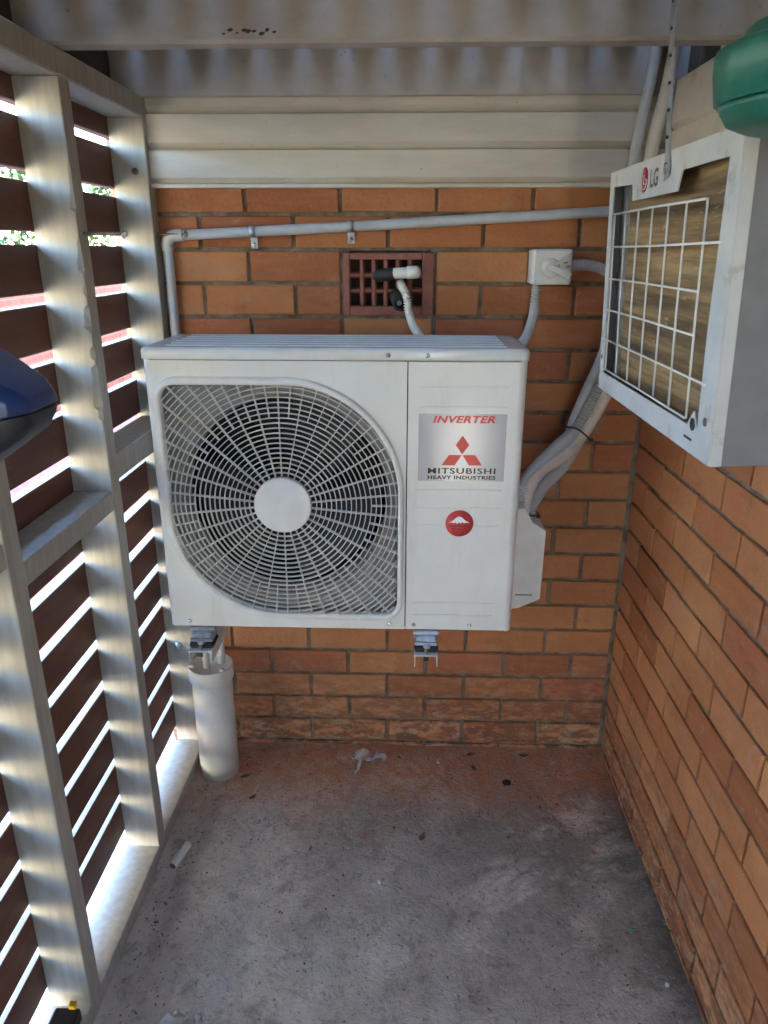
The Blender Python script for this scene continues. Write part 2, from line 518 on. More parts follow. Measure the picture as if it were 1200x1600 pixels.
# ------------------------------------------------------------------ setting: floor and the yard outside
BZ0, CH = 0.015, 0.0832                              # lowest bed joint and course height
XR, XS = 0.685, -0.582                               # right wall face, inner face of the screen studs
YEND = -2.36
tag(MB().box(-0.72, 0.85, YEND - 0.3, 0.05, -0.12, 0.0).build('concrete_floor', 'concrete'), kind='structure')
g = MB(); g.box(-60, 60, -60, 60, -0.30, -0.10); tag(g.build('ground', 'grass'), kind='structure')
tag(MB().box(-5.2, -0.725, -0.9, 22, -0.16, -0.03).build('path', 'paving'), kind='structure')
g = MB(); g.box(-5.2, -0.725, -14, -0.905, -0.16, -0.035); g.box(-0.725, 4, -14, YEND - 0.305, -0.16, -0.035)
tag(g.build('yard', 'pale_concrete'), kind='structure')

hs = thing('shade_house', 'unseen tall block behind the brick end wall, added for its shade', 'shade_house', (1.6, 3, 0))  # unseen mass, added and sized to shade the ground and wall outside
MB().box(-0.70, 4.0, 0.125, 18.0, -0.1, 6.6).build('wall', 'board_paint', hs)
MB().prism([(-1.0, 6.6), (4.3, 6.6), (1.65, 7.8)], 0.126, 18.3, 'y').build('roof', 'dark_timber', hs)
rb = thing('boundary_wall', 'low red brick boundary wall glimpsed pink between the slats', 'wall', (-3.45, 4, -0.1))
MB().box(-3.56, -3.40, -0.9, 22, -0.1, 1.40).build('wall', 'paving', rb)
MB().box(-3.58, -3.38, -0.9, 22, 1.4005, 1.46).build('coping', 'paving', rb)
by = thing('boundary_wall', 'unseen cream wall out past the yard, added to bounce warm light', 'wall', (-4.6, -6, -0.1))  # put in unseen to bounce warm light through the slats
MB().box(-4.75, -4.60, -13, -1.6, -0.1, 2.25).build('wall', 'cream_bounce', by)
MB().box(-4.78, -4.57, -13, -1.6, 2.2505, 2.31).build('coping', 'cream_bounce', by)
# ------------------------------------------------------------------ brick walls
_bm_cache = {}
def brick_mesh(w, h, d, var):
    """brick facing -Y, lower left corner of its face at the origin; rounded, slightly irregular arrises"""
    key = (round(w, 3), round(h, 3), var)
    if key in _bm_cache: return _bm_cache[key]
    r = random.Random(hash(key) & 0xffff)
    wear = 2.6 if var >= 4 else 1.0
    j = lambda a: r.uniform(-a, a) * wear
    def ring(ins, y, jit):
        pts = []
        for (cx, cz, sx, sz) in ((0, 0, 1, 1), (w, 0, -1, 1), (w, h, -1, -1), (0, h, 1, -1)):
            pts.append((cx + sx * ins + j(jit), y + j(jit * 0.6), cz + sz * ins + j(jit)))
        # midpoints on the long edges break up the straight line
        a, b, c, e = pts
        mb = ((a[0] + b[0]) / 2 + j(0.03), (a[1] + b[1]) / 2 + j(jit), (a[2] + b[2]) / 2 + j(jit))
        mt = ((c[0] + e[0]) / 2 + j(0.03), (c[1] + e[1]) / 2 + j(jit), (c[2] + e[2]) / 2 + j(jit))
        return [a, mb, b, c, mt, e]
    v = ring(0, d, 0) + ring(0, 0.0028, 0.0004) + ring(0.0009, 0.0009, 0.0004) + ring(0.003, 0.0, 0.0005)
    f = []
    for k in range(3):
        for i in range(6):
            i2 = (i + 1) % 6
            f.append((k * 6 + i, k * 6 + i2, k * 6 + 6 + i2, k * 6 + 6 + i))
    f += [(18, 19, 22, 23), (19, 20, 21, 22)]
    me = bpy.data.meshes.new('brick')
    me.from_pydata(v, [], f)
    me.materials.append(M['brick'])
    _bm_cache[key] = me
    return me
J = 0.0095
def lay(parent, spans, r, place):
    z0 = BZ0 + r * CH + J / 2
    for (a, b) in spans:
        if b - a < 0.03: continue
        me = brick_mesh(b - a - J, CH - J, 0.05, rnd.randrange(6))
        o = bpy.data.objects.new('brick', me)
        link_child(o, parent)
        place(o, a + J / 2 + rnd.uniform(-.0006, .0006), z0 + rnd.uniform(-.0008, .0008))
def mortar_sheet(parent, length, z0, z1, place, hole=None):
    """raked mortar: an uneven sheet a little behind the brick faces"""
    rr = random.Random(5)
    nx_, nz_ = int(length / 0.03), int((z1 - z0) / 0.03)
    vs = []; fs = []
    for i in range(nx_ + 1):
        for k in range(nz_ + 1):
            vs.append(place(length * i / nx_, rr.uniform(0.0045, 0.0105), z0 + (z1 - z0) * k / nz_))
    for i in range(nx_):
        for k in range(nz_):
            if hole and hole(length * (i + .5) / nx_, z0 + (z1 - z0) * (k + .5) / nz_): continue
            a = i * (nz_ + 1) + k
            fs.append((a, a + nz_ + 1, a + nz_ + 2, a + 1))
    MB().add(vs, fs).build('mortar', 'mortar', parent)
bw = thing('brick_wall', 'orange brick end wall behind the large white outdoor unit', 'wall')
mortar_sheet(bw, 1.5, -0.05, 1.69, lambda a, d, z: (-0.70 + a, d, z), lambda a, z: -0.10 < a - 0.70 < 0.10 and 1.36 < z < 1.495)
MB().box(-0.70, 0.80, 0.065, 0.12, -0.05, 1.70).build('backing', 'mortar', bw)
def pl_back(o, a, z0):
    o.location = (a, rnd.uniform(-.0008, .0010), z0)
    o.rotation_euler = (rnd.uniform(-.004, .004), 0, rnd.uniform(-.003, .003))
for r in range(-1, 20):
    if r % 2 == 0:
        cuts = [-0.70, -0.48, -0.24, 0.0, 0.24, 0.48, 0.682]
        if r == 16: cuts = [-0.70, -0.48, -0.24, -0.12, 0.12, 0.24, 0.48, 0.682]
    else:
        cuts = [-0.70, -0.60, -0.36, -0.12, 0.12, 0.36, 0.566, 0.682]
    spans = [(a, b) for a, b in zip(cuts, cuts[1:])]
    if r in (16, 17):
        spans = [s for s in spans if not (abs(s[0] + 0.12) < .01 and abs(s[1] - 0.12) < .01)]
    lay(bw, spans, r, pl_back)

rw = thing('brick_wall', 'orange brick side wall running along the right below the old unit', 'wall')
mortar_sheet(rw, -YEND, -0.05, 1.67, lambda a, d, z: (XR + d, -a, z))
MB().box(XR + 0.055, 0.82, YEND, 0.0, -0.05, 1.68).build('backing', 'mortar', rw)
def pl_right(o, a, z0):
    # brick_mesh faces -Y with length along +X ; turn it to face -X with length along -Y
    o.location = (XR + rnd.uniform(-.0008, .0010), -a, z0)
    o.rotation_euler = (0, rnd.uniform(-.003, .003), -math.pi / 2 + rnd.uniform(-.003, .003))
MR = 0.2257
for r in range(-1, 20):
    first = 0.115 if r % 2 == 0 else 0.215
    cuts = [0.004] + [first + MR * k for k in range(0, 15) if first + MR * k < -YEND]
    cuts.append(-YEND)
    lay(rw, list(zip(cuts, cuts[1:])), r, pl_right)

# terracotta air vent let into the end wall
vt = MB()
vx0, vx1, vz0, vz1 = -0.116, 0.1175, 1.349, 1.505
vent = MB().prism([(vx0, vz0), (vx1, vz0), (vx1, vz1), (vx0, vz1)], 0.045, 0.06).build('air_vent', 'terracotta', bw)
tag(vent, 'dark red terracotta air vent with a grid of holes')
fr = MB()
for (a, b, c, d) in ((vx0, vx0 + 0.017, vz0, vz1), (vx1 - 0.030, vx1, vz0, vz1), (vx0 + 0.017, vx1 - 0.030, vz0, vz0 + 0.024), (vx0 + 0.017, vx1 - 0.030, vz1 - 0.017, vz1)):
    fr.box(a, b, -0.004, 0.045, c, d, 0.002)
fr.build('vent_frame', 'terracotta', vent)
gx0, gx1, gz0, gz1 = vx0 + 0.017, vx1 - 0.030, vz0 + 0.024, vz1 - 0.017
nx, nz = 6, 3
px, pz = (gx1 - gx0) / nx, (gz1 - gz0) / nz
for i in range(1, nx):
    x = gx0 + px * i
    MB().prism([(x - 0.0085, 0.04), (x - 0.0060, 0.010), (x - 0.0025, 0.003), (x + 0.0025, 0.003), (x + 0.0060, 0.010), (x + 0.0085, 0.04)], gz0, gz1, 'z').build('vent_bar', 'terracotta', vent)
for k in range(1, nz):
    zc = gz0 + pz * k
    MB().prism([(0.042, zc - 0.0085), (0.014, zc - 0.0065), (0.007, zc - 0.003), (0.007, zc + 0.003), (0.014, zc + 0.0065), (0.042, zc + 0.0085)], gx0, gx1, 'x').build('vent_bar', 'terracotta', vent)
MB().box(gx0, gx1, 0.0425, 0.0445, gz0, gz1).build('vent_hollow', 'vent_dark', vent)

# ------------------------------------------------------------------ weatherboards above the bricks
wb = thing('weatherboard_wall', 'cream weatherboards over the end wall, above the bricks', 'wall', (0, 0, 1.65))
MB().box(-0.70, 0.80, 0.012, 0.11, 1.70, 2.0).build('sheathing', 'dark_timber', wb)
MB().prism([(-0.030, 1.655), (-0.030, 1.663), (-0.018, 1.665), (0.011, 1.675), (0.011, 1.655)], -0.585, 0.684, 'x').build('flashing', 'board_paint', wb)
for z0 in (1.662, 1.740, 1.818):
    prof = [(0.010, z0), (-0.012, z0 + 0.001), (-0.027, z0 + 0.0155), (-0.027, z0 + 0.0765), (0.010, z0 + 0.0765)]
    MB().prism(prof, -0.583, 0.683, 'x').build('weatherboard', 'board_paint', wb)
wc = thing('weatherboard_wall', 'cream weatherboards over the side wall behind the hanging metal strap', 'wall', (XR, 0, 1.65))
MB().box(0.72, 0.80, YEND, 0.0, 1.68, 2.0).build('sheathing', 'dark_timber', wc)
for k, z0 in enumerate((1.664, 1.768)):
    xo = 0.0
    prof = [(0.718, z0), (0.660, z0), (0.648, z0 + 0.014), (0.652, z0 + 0.103), (0.718, z0 + 0.103)]
    MB().prism([(p[0], p[1]) for p in prof], YEND, -0.055 - 0.02 * k, 'y').build('weatherboard', 'pvc_cream', wc)
MB().box(0.690, 0.718, YEND, -0.21, 1.874, 1.988).build('frieze_board', 'pvc_cream', wc)

# ------------------------------------------------------------------ slatted timber screen on the left
sc = thing('slatted_screen', 'white timber stud frame with brown horizontal slats and light between them', 'screen', (-0.62, -1.5, 0))
XO = -0.667
ystud = [-0.050 - 0.4365 * k for k in range(0, 8)]
ystud = [y for y in ystud if y > YEND + 0.06]
ystud[1] = -0.4905; ystud[2] = -0.921
def stud_mesh(y0, z0, z1, chipped):
    """stud 85 x 46; a chipped one has a splintered front inner arris"""
    s = MB()
    y1 = y0 + 0.0465
    n = 240 if chipped else 40
    rr = random.Random(11)
    chips = [(1.64, 1.60, .004), (1.600, 1.585, .009), (1.53, 1.50, .005), (1.500, 1.468, .011), (1.44, 1.425, .006), (1.405, 1.36, .014), (1.36, 1.352, .006), (1.325, 1.30, .010), (1.285, 1.20, .016), (1.20, 1.18, .008), (1.66, 1.64, .003)]
    rows = []
    for i in range(n + 1):
        z = z0 + (z1 - z0) * i / n
        c = 0.0022
        if chipped and 1.02 < z < 1.66:
            for (ca, cb, cd_) in chips:
                if cb <= z <= ca: c = 0.0022 + cd_ * (0.75 + 0.25 * rr.random()) * (0.55 + 0.45 * (ca - z) / (ca - cb))
        rows.append([(XO, y0, z), (XS - c, y0, z), (XS, y0 + c * 0.6, z), (XS, y1 - 0.002, z), (XS - 0.002, y1, z), (XO, y1, z)])
    vs = [p for r_ in rows for p in r_]
    fs = []
    for i in range(n):
        for k in range(6):
            k2 = (k + 1) % 6
            fs.append((i * 6 + k, i * 6 + k2, i * 6 + 6 + k2, i * 6 + 6 + k))
    fs += [tuple(range(6)), tuple(n * 6 + k for k in range(6))]
    return s.add(vs, fs)
for k, y0 in enumerate(ystud):
    stud_mesh(y0, 0.0425, 1.806, k == 1).build('stud', 'cream_paint', sc)
MB().box(XO, XS, YEND, -0.004, 0.002, 0.042, 0.002).build('bottom_plate', 'cream_paint', sc)
MB().box(XO, XS + 0.002, YEND, -0.004, 1.807, 1.853, 0.003).build('top_plate', 'cream_paint', sc)
nogz = [1.032, 0.976, 1.03, 0.98, 1.03, 0.98, 1.03]
for k in range(len(ystud) - 1):
    z0 = nogz[k]; h = 0.058 if k == 0 else 0.044
    MB().box(XO + 0.001, XS - 0.0015, ystud[k + 1] + 0.0468, ystud[k] - 0.0003, z0, z0 + h, 0.002).build('nogging', 'cream_paint', sc)
GT = 1.7645
for k in range(-1, 16):
    zt = GT - 0.1115 * k - 0.0215                   # top of the slat under gap k
    zb = zt - 0.0885
    if zb < 0.0: continue
    j1, j2 = rnd.uniform(-.0015, .0015), rnd.uniform(-.0015, .0015)
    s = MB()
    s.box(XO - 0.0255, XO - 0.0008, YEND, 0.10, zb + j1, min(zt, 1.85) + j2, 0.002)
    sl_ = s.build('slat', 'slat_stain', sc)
    sl_.data.materials.append(M['slat_skylit_top'])
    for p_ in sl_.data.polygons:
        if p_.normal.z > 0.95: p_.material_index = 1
MB().box(XO - 0.019, -0.6515, YEND, 0.10, 1.854, 1.9885).build('rim_board', 'dark_timber', sc)
bp = thing('side_light_block', 'unseen solid boards outside the screen, added to cut light beside the camera', 'side_blocker', (-0.70, -2.0, 0))  # unseen boards added to stop light entering through the nearest slats
for k in range(3):
    y0 = YEND - 0.05 + 0.11 * k
    MB().box(-0.712, -0.695, y0, y0 + 0.1095, -0.02, 1.98).build('blocker_board', 'deck_timber', bp)
# ------------------------------------------------------------------ deck overhead
dk = thing('timber_deck', 'timber deck overhead with painted joists and narrow light gaps', 'deck', (0, -1.5, 1.85))
ZD = 1.990
MB().box(-0.65, 0.683, -0.046, -0.0285, 1.850, ZD - 0.001, 0.002).build('ledger', 'beam_paint', dk)
jy = -0.445
while jy > YEND + 0.1:
    b = MB()
    b.prism([(jy - 0.045, 1.860), (jy - 0.040, 1.8545), (jy - 0.002, 1.8545), (jy, 1.857), (jy, ZD - 0.001), (jy - 0.045, ZD - 0.001)], -0.650, 0.683, 'x')
    b.build('joist', 'beam_paint', dk)
    jy -= 0.450
jst = [o for o in bpy.data.objects if o.name == 'joist'][0]
dr = random.Random(4)
for k in range(9):
    xx = -0.275 + 0.011 * k + dr.uniform(-.003, .003); zz = 1.8705 + dr.uniform(-.003, .004); w_ = dr.uniform(.002, .0065); h_ = dr.uniform(.0012, .0034)
    MB().prism([(xx - w_, zz - h_ * dr.random()), (xx, zz - h_), (xx + w_, zz + h_ * .3), (xx + w_ * .3, zz + h_), (xx - w_ * .6, zz + h_ * .7)], -0.4908, -0.4895, 'y').build('borer_hole', 'seam_dark', jst)
for k in range(-7, 9):
    x0 = -0.001 + 0.097 * k
    MB().box(x0 + 0.0042, x0 + 0.0928, YEND, 0.0, ZD, ZD + 0.019).build('deck_board', 'deck_stain', dk)

# unseen boards added to block light behind the camera, one left out as slit
gt = thing('end_light_block', 'unseen boards added behind the camera to block light from there', 'end_blocker', (0, YEND, 0))
xe = [-0.665, -0.53, -0.395, -0.26, -0.125, 0.01, 0.145, 0.28, 0.37, 0.505, 0.64, XR + 0.006]
for k, (x0, x1) in enumerate(zip(xe, xe[1:])):
    if k == 7: continue
    MB().box(x0, x1 - 0.0006, YEND - 0.05, YEND - 0.032, 0.004, ZD - 0.002).build('blocker_board', 'deck_timber', gt)
for zz in (0.35, 1.55):
    MB().box(-0.665, 0.27, YEND - 0.0318, YEND - 0.002, zz, zz + 0.09).build('rail', 'deck_timber', gt)

# ------------------------------------------------------------------ the white outdoor unit
ac = thing('outdoor_air_conditioner', 'large white outdoor air conditioner with round fan guard on wall brackets', 'air conditioner', (-0.104, -0.28, 0.65))
AL, AR, AZ0, AZ1, AY, AYB = -0.516, 0.308, 0.650, 1.291, -0.410, -0.150
def arc(cx, cy, r, a0, a1, n=6):
    return [(cx + r * math.cos(R(a0 + (a1 - a0) * i / n)), cy + r * math.sin(R(a0 + (a1 - a0) * i / n))) for i in range(n + 1)]
rc = 0.016
plan = arc(AL + rc, AY + rc, rc, 270, 180) + arc(AL + rc, AYB - rc, rc, 180, 90) + arc(AR - rc, AYB - rc, rc, 90, 0) + arc(AR - rc, AY + rc, rc, 0, -90)
inn = [(AL + rc + 0.002, AY + 0.003)] + arc(AL + rc, AY + rc, rc - 0.002, 268, 180) + arc(AL + rc, AYB - rc, rc - 0.002, 180, 90) + arc(AR - rc, AYB - rc, rc - 0.002, 90, 0) + arc(AR - rc, AY + rc, rc - 0.002, 0, -88) + [(AR - rc - 0.002, AY + 0.003)]
s = MB()
def ribbon(s, pts, z0, z1, smooth=True):
    n = len(pts)
    s.add([(p[0], p[1], z0) for p in pts] + [(p[0], p[1], z1) for p in pts], [(i, i + 1, n + i + 1, n + i) for i in range(n - 1)], smooth)
ribbon(s, plan, AZ0, AZ1)
ribbon(s, [(p[0], p[1]) for p in inn[1:-1]], AZ0, AZ1)
s.box(AL + 0.003, AR - 0.003, AY + 0.003, AYB - 0.003, AZ0 + 0.002, AZ0 + 0.006)
casing = s.build('casing', 'ac_enamel', ac)
# guard outline: two tight corners, two wide ones
def outline(L, Rr, B_, T, rs, n=28):
    rTL, rTR, rBR, rBL = rs
    p = arc(Rr - rTR, T - rTR, rTR, 0, 90, n) + arc(L + rTL, T - rTL, rTL, 90, 180, 8) + arc(L + rBL, B_ + rBL, rBL, 180, 270, n) + arc(Rr - rBR, B_ + rBR, rBR, 270, 360, 8)
    return p
O1 = outline(-0.502, 0.0490, 0.674, 1.2555, (0.055, 0.268, 0.052, 0.268))
O2 = outline(-0.4975, 0.0455, 0.678, 1.2515, (0.050, 0.263, 0.048, 0.263))
O3 = outline(-0.4865, 0.0375, 0.688, 1.2410, (0.036, 0.252, 0.034, 0.252))
O4 = outline(-0.4835, 0.0350, 0.691, 1.2380, (0.033, 0.249, 0.031, 0.249))
# front panel with the opening cut out
bm = bmesh.new()
def loop(bm, pts, y):
    vs = [bm.verts.new((p[0], y, p[1])) for p in pts]
    es = [bm.edges.new((vs[i], vs[(i + 1) % len(vs)])) for i in range(len(vs))]
    return vs, es
FPL, FPR = AL + rc - 0.001, 0.0525
_, e1 = loop(bm, [(FPL, AZ0 + 0.001), (FPR, AZ0 + 0.001), (FPR, AZ1 - 0.0015), (FPL, AZ1 - 0.0015)], AY)
_, e2 = loop(bm, O2, AY)
bmesh.ops.triangle_fill(bm, use_beauty=True, use_dissolve=False, edges=e1 + e2)
bmesh.ops.recalc_face_normals(bm, faces=bm.faces)
ex = bmesh.ops.extrude_face_region(bm, geom=bm.faces[:])
for v in ex['geom']:
    if isinstance(v, bmesh.types.BMVert): v.co.y += 0.0025
bm.verts.index_update()
s = MB().add([v.co[:] for v in bm.verts], [[v.index for v in f.verts] for f in bm.faces])
bm.free()
s.build('front_panel', 'ac_enamel', ac)
sp_ = MB()
sp_.box(0.0550, AR - rc + 0.001, AY, AY + 0.003, AZ0 + 0.001, AZ1 - 0.0015, 0.0012)
svc = sp_.build('service_panel', 'ac_enamel', ac)
MB().box(FPR - 0.004, 0.058, AY + 0.0032, AY + 0.005, AZ0 + 0.002, AZ1 - 0.002).build('panel_seam', 'seam_dark', ac)
for zr, xa, xb in ((1.236, .076, .270), (1.193, .076, .270), (1.005, .075, .268), (0.963, .075, .268), (0.921, .075, .138), (0.921, .212, .266), (0.723, .068, .262), (0.6905, .067, .263)):
    MB().tube([(xa, AY + 0.0008, zr), (xa + .006, AY + 0.0008, zr), (xb - .006, AY + 0.0008, zr), (xb, AY + 0.0008, zr)], [0.0008, 0.0020, 0.0020, 0.0008], 8).build('pressed_rib', 'ac_enamel', svc)
# lid
lid_pts = lambda g: arc(AL - g + rc, AY - g + rc, rc, 270, 180) + arc(AL - g + rc, AYB + g - rc, rc, 180, 90) + arc(AR + g - rc, AYB + g - rc, rc, 90, 0) + arc(AR + g - rc, AY - g + rc, rc, 0, -90)
lp = [(lid_pts(0.002), AZ1 + 0.0005), (lid_pts(0.0035), AZ1 + 0.0022), (lid_pts(0.0035), AZ1 + 0.018), (lid_pts(0.001), AZ1 + 0.0235), (lid_pts(-0.006), AZ1 + 0.0255)]
n = len(lp[0][0])
vs = []; fs = []
for pts, zz in lp: vs += [(p[0], p[1], zz) for p in pts]
for i in range(len(lp) - 1):
    for k in range(n):
        fs.append((i * n + k, i * n + (k + 1) % n, (i + 1) * n + (k + 1) % n, (i + 1) * n + k))
s = MB().add(vs, fs, True)
s.f.append(tuple((len(lp) - 1) * n + k for k in range(n))); s.sm.append(False)
s.f.append(tuple(reversed(range(n)))); s.sm.append(False)
lid = s.build('lid', 'lid_enamel', ac)
for k, yy in enumerate((-0.375, -0.335, -0.295, -0.255, -0.215, -0.180)):
    MB().prism([(yy - 0.009, AZ1 + 0.0250), (yy - 0.006, AZ1 + 0.0285), (yy + 0.006, AZ1 + 0.0285), (yy + 0.009, AZ1 + 0.0250)], AL + 0.045, AR - 0.045, 'x').build('lid_rib', 'lid_enamel', lid)
# fan guard
gd = MB()
rings = [(O1, AY - 0.0006), (O2, AY - 0.0080), (O3, AY - 0.0088), (O4, AY - 0.0050), (O4, AY + 0.010)]
n = len(O1); vs = []; fs = []
for pts, yy in rings: vs += [(p[0], yy, p[1]) for p in pts]
for i in range(len(rings) - 1):
    for k in range(n):
        fs.append((i * n + k, i * n + (k + 1) % n, (i + 1) * n + (k + 1) % n, (i + 1) * n + k))
gd.add(vs, fs, True)
guard = gd.build('fan_guard', 'guard_plastic', ac)
HC = (-0.2265, 0.966)
def inside(x, z):
    L, Rr, B_, T = -0.4835, 0.0350, 0.691, 1.2380
    if not (L < x < Rr and B_ < z < T): return False
    for (cx, cz, r, qx, qz) in ((Rr - .249, T - .249, .249, 1, 1), (L + .249, B_ + .249, .249, -1, -1), (L + .033, T - .033, .033, -1, 1), (Rr - .031, B_ + .031, .031, 1, -1)):
        if (x - cx) * qx > 0 and (z - cz) * qz > 0 and math.hypot(x - cx, z - cz) > r: return False
    return True
def strip(s, pts, hw, y0, y1, closed=False):
    """bar following pts in the x-z plane, hw half width, y0 front, y1 back"""
    n = len(pts); vs = []; fs = []
    for i, p in enumerate(pts):
        a = pts[i - 1] if (i > 0 or closed) else pts[i]
        b = pts[(i + 1) % n] if (i < n - 1 or closed) else pts[i]
        dx, dz = b[0] - a[0], b[1] - a[1]; L = math.hypot(dx, dz) or 1
        nx_, nz_ = -dz / L * hw, dx / L * hw
        vs += [(p[0] + nx_ * .6, y0, p[1] + nz_ * .6), (p[0] - nx_ * .6, y0, p[1] - nz_ * .6), (p[0] - nx_, y1, p[1] - nz_), (p[0] + nx_, y1, p[1] + nz_)]
    for i in range(n if closed else n - 1):
        j = (i + 1) % n
        for k in range(4):
            k2 = (k + 1) % 4
            fs.append((i * 4 + k, i * 4 + k2, j * 4 + k2, j * 4 + k))
    s.add(vs, fs, False)
for i in range(1, 30):
    r = 0.0655 + 0.0113 * i
    N = 144
    pts = [(HC[0] + r * math.cos(2 * math.pi * k / N), HC[1] + r * math.sin(2 * math.pi * k / N)) for k in range(N)]
    ok = [inside(*p) for p in pts]
    if not any(ok): continue
    s = MB()
    if all(ok):
        strip(s, pts, 0.00105, AY - 0.0068, AY + 0.0005, True)
    else:
        st = next(k for k in range(N) if not ok[k])
        run = []
        for k in range(st, st + N + 1):
            if ok[k % N]: run.append(pts[k % N])
            else:
                if len(run) > 1:
                    s = MB(); strip(s, run, 0.00105, AY - 0.0068, AY + 0.0005); s.build('ring', 'guard_plastic', guard)
                run = []
        s = MB()
    if s.v: s.build('ring', 'guard_plastic', guard)
for k in range(60):
    a = 2 * math.pi * k / 60 + math.pi / 2
    r0 = 0.060 if k % 2 == 0 else 0.0655 + 0.0113 * 12
    r = r0
    while inside(HC[0] + (r + 0.002) * math.cos(a), HC[1] + (r + 0.002) * math.sin(a)) and r < 0.45: r += 0.002
    s = MB()
    strip(s, [(HC[0] + r0 * math.cos(a), HC[1] + r0 * math.sin(a)), (HC[0] + (r + .002) * math.cos(a), HC[1] + (r + .002) * math.sin(a))], 0.00110, AY - 0.0075, AY + 0.0030)
    s.build('spoke', 'guard_plastic', guard)
MB().lathe((HC[0], AY, HC[1]), [(0.0655, 0.004), (0.0655, -0.0075), (0.0640, -0.0095), (0.060, -0.0102), (0.0, -0.0106)], 56, 'y').build('hub_cap', 'guard_plastic', guard)
# orifice plate behind the guard, with a bell mouth, and the fan in the dark
bm = bmesh.new()
YO = AY + 0.040
_, e1 = loop(bm, [(AL + 0.004, AZ0 + 0.008), (0.052, AZ0 + 0.008), (0.052, AZ1 - 0.003), (AL + 0.004, AZ1 - 0.003)], YO)
circ = [(HC[0] + 0.243 * math.cos(2 * math.pi * k / 64), HC[1] + 0.243 * math.sin(2 * math.pi * k / 64)) for k in range(64)]
_, e2 = loop(bm, circ, YO)
bmesh.ops.triangle_fill(bm, use_beauty=True, edges=e1 + e2)
bm.verts.index_update()
s = MB().add([v.co[:] for v in bm.verts], [[v.index for v in f.verts] for f in bm.faces])
bm.free()
vs = []; fs = []
for (rr, yy) in ((0.243, YO), (0.236, YO + 0.008), (0.234, YO + 0.05)):
    vs += [(HC[0] + rr * math.cos(2 * math.pi * k / 64), yy, HC[1] + rr * math.sin(2 * math.pi * k / 64)) for k in range(64)]
for i in range(2):
    for k in range(64): fs.append((i * 64 + k, i * 64 + (k + 1) % 64, i * 64 + 64 + (k + 1) % 64, i * 64 + 64 + k))
s.add(vs, fs, True)
s.build('orifice_plate', 'orifice_grey', ac)
s = MB()
s.box(AL + 0.004, 0.050, AYB - 0.012, AYB - 0.006, AZ0 + 0.008, AZ1 - 0.004)
s.box(0.050, 0.0525, YO, AYB - 0.006, AZ0 + 0.008, AZ1 - 0.004)
s.box(AL + 0.0035, AL + 0.0055, YO + 0.002, AYB - 0.012, AZ0 + 0.008, AZ1 - 0.004)
s.build('coil_chamber', 'fan_cavity', ac)
s = MB().lathe((HC[0], YO + 0.05, HC[1]), [(0.058, 0.08), (0.062, 0.01), (0.050, 0.0), (0.0, -0.002)], 32, 'y')
fan = s.build('fan', 'fan_black', ac)
for b in range(3):
    vs = []; fs = []
    for i in range(9):
        for j in range(5):
            r = 0.056 + (0.222 - 0.056) * j / 4
            a = b * 2 * math.pi / 3 + 0.3 + (i / 8) * R(88) + j * 0.10
            vs.append((HC[0] + r * math.cos(a), YO + 0.042 + 0.085 * (i / 8), HC[1] + r * math.sin(a)))
    for i in range(8):
        for j in range(4): fs.append((i * 5 + j, i * 5 + j + 1, i * 5 + 6 + j, i * 5 + 5 + j))
    MB().add(vs, fs, True).build('blade', 'fan_black', fan)
# screws
for (x, zz) in ((0.012, 1.3025), (0.095, 1.3025), (-0.468, 0.6645), (0.016, 0.6655), (0.074, 0.664), (0.208, 0.664)):
    y0 = AY - (0.0035 if zz > 1.29 else 0)
    MB().lathe((x, y0, zz), [(0.0052, 0.001), (0.0052, -0.0008), (0.0044, -0.0024), (0.0020, -0.0034), (0.0, -0.0035)], 14, 'y').build('screw', 'steel', ac)
# valve cover on the right flank
s = MB()
s.prism([(AR - 0.001, 0.660), (AR + 0.030, 0.664), (AR + 0.082, 0.690), (AR + 0.084, 0.872), (AR + 0.050, 0.895), (AR + 0.030, 0.930), (AR - 0.001, 0.930)], -0.315, -0.185, 'y')
s.build('valve_cover', 'ac_plastic', ac)
MB().box(AR + 0.020, AR + 0.062, -0.3165, -0.3152, 0.700, 0.702).build('cover_seam', 'seam_dark', ac)
# sticker with print
FRONT = (R(90), 0, 0)
stk = MB().box(0.0785, 0.2695, AY - 0.0010, AY - 0.0003, 1.0265, 1.1780).build('sticker', 'sticker', ac)
yt = AY - 0.0016
text('INVERTER', 0.0215, (0.1755, yt, 1.1655), FRONT, 'red_print', stk, sx=1.32, bold=0.0008, shear=0.25, space=1.08)
for q in (-1, 0, 1):
    text('MITSUBISHI', 0.0185, (0.1755 + 0.0005 * q, yt - 0.0001 * q, 1.0495), FRONT, 'black_print', stk, sx=1.45, bold=0.00015, space=1.14)
text('HEAVY INDUSTRIES', 0.0118, (0.1755, yt, 1.0345), FRONT, 'black_print', stk, sx=1.35, bold=0.00045, space=1.10)
cx = 0.1752
for poly in ([(cx, 1.0880), (cx + 0.0150, 1.1095), (cx, 1.1310), (cx - 0.0150, 1.1095)],
             [(cx - 0.0450, 1.0630), (cx - 0.0290, 1.0868), (cx - 0.0008, 1.0868), (cx - 0.0155, 1.0630)],
             [(cx + 0.0450, 1.0630), (cx + 0.0155, 1.0630), (cx + 0.0008, 1.0868), (cx + 0.0290, 1.0868)]):
    MB().prism(poly, yt, yt + 0.0004, 'y').build('emblem', 'red_print', stk)
bdg = MB().lathe((0.175, AY, 0.9255), [(0.0318, -0.0004), (0.0318, -0.0010), (0.0, -0.0010)], 40, 'y').build('badge', 'pale_red_print', ac)
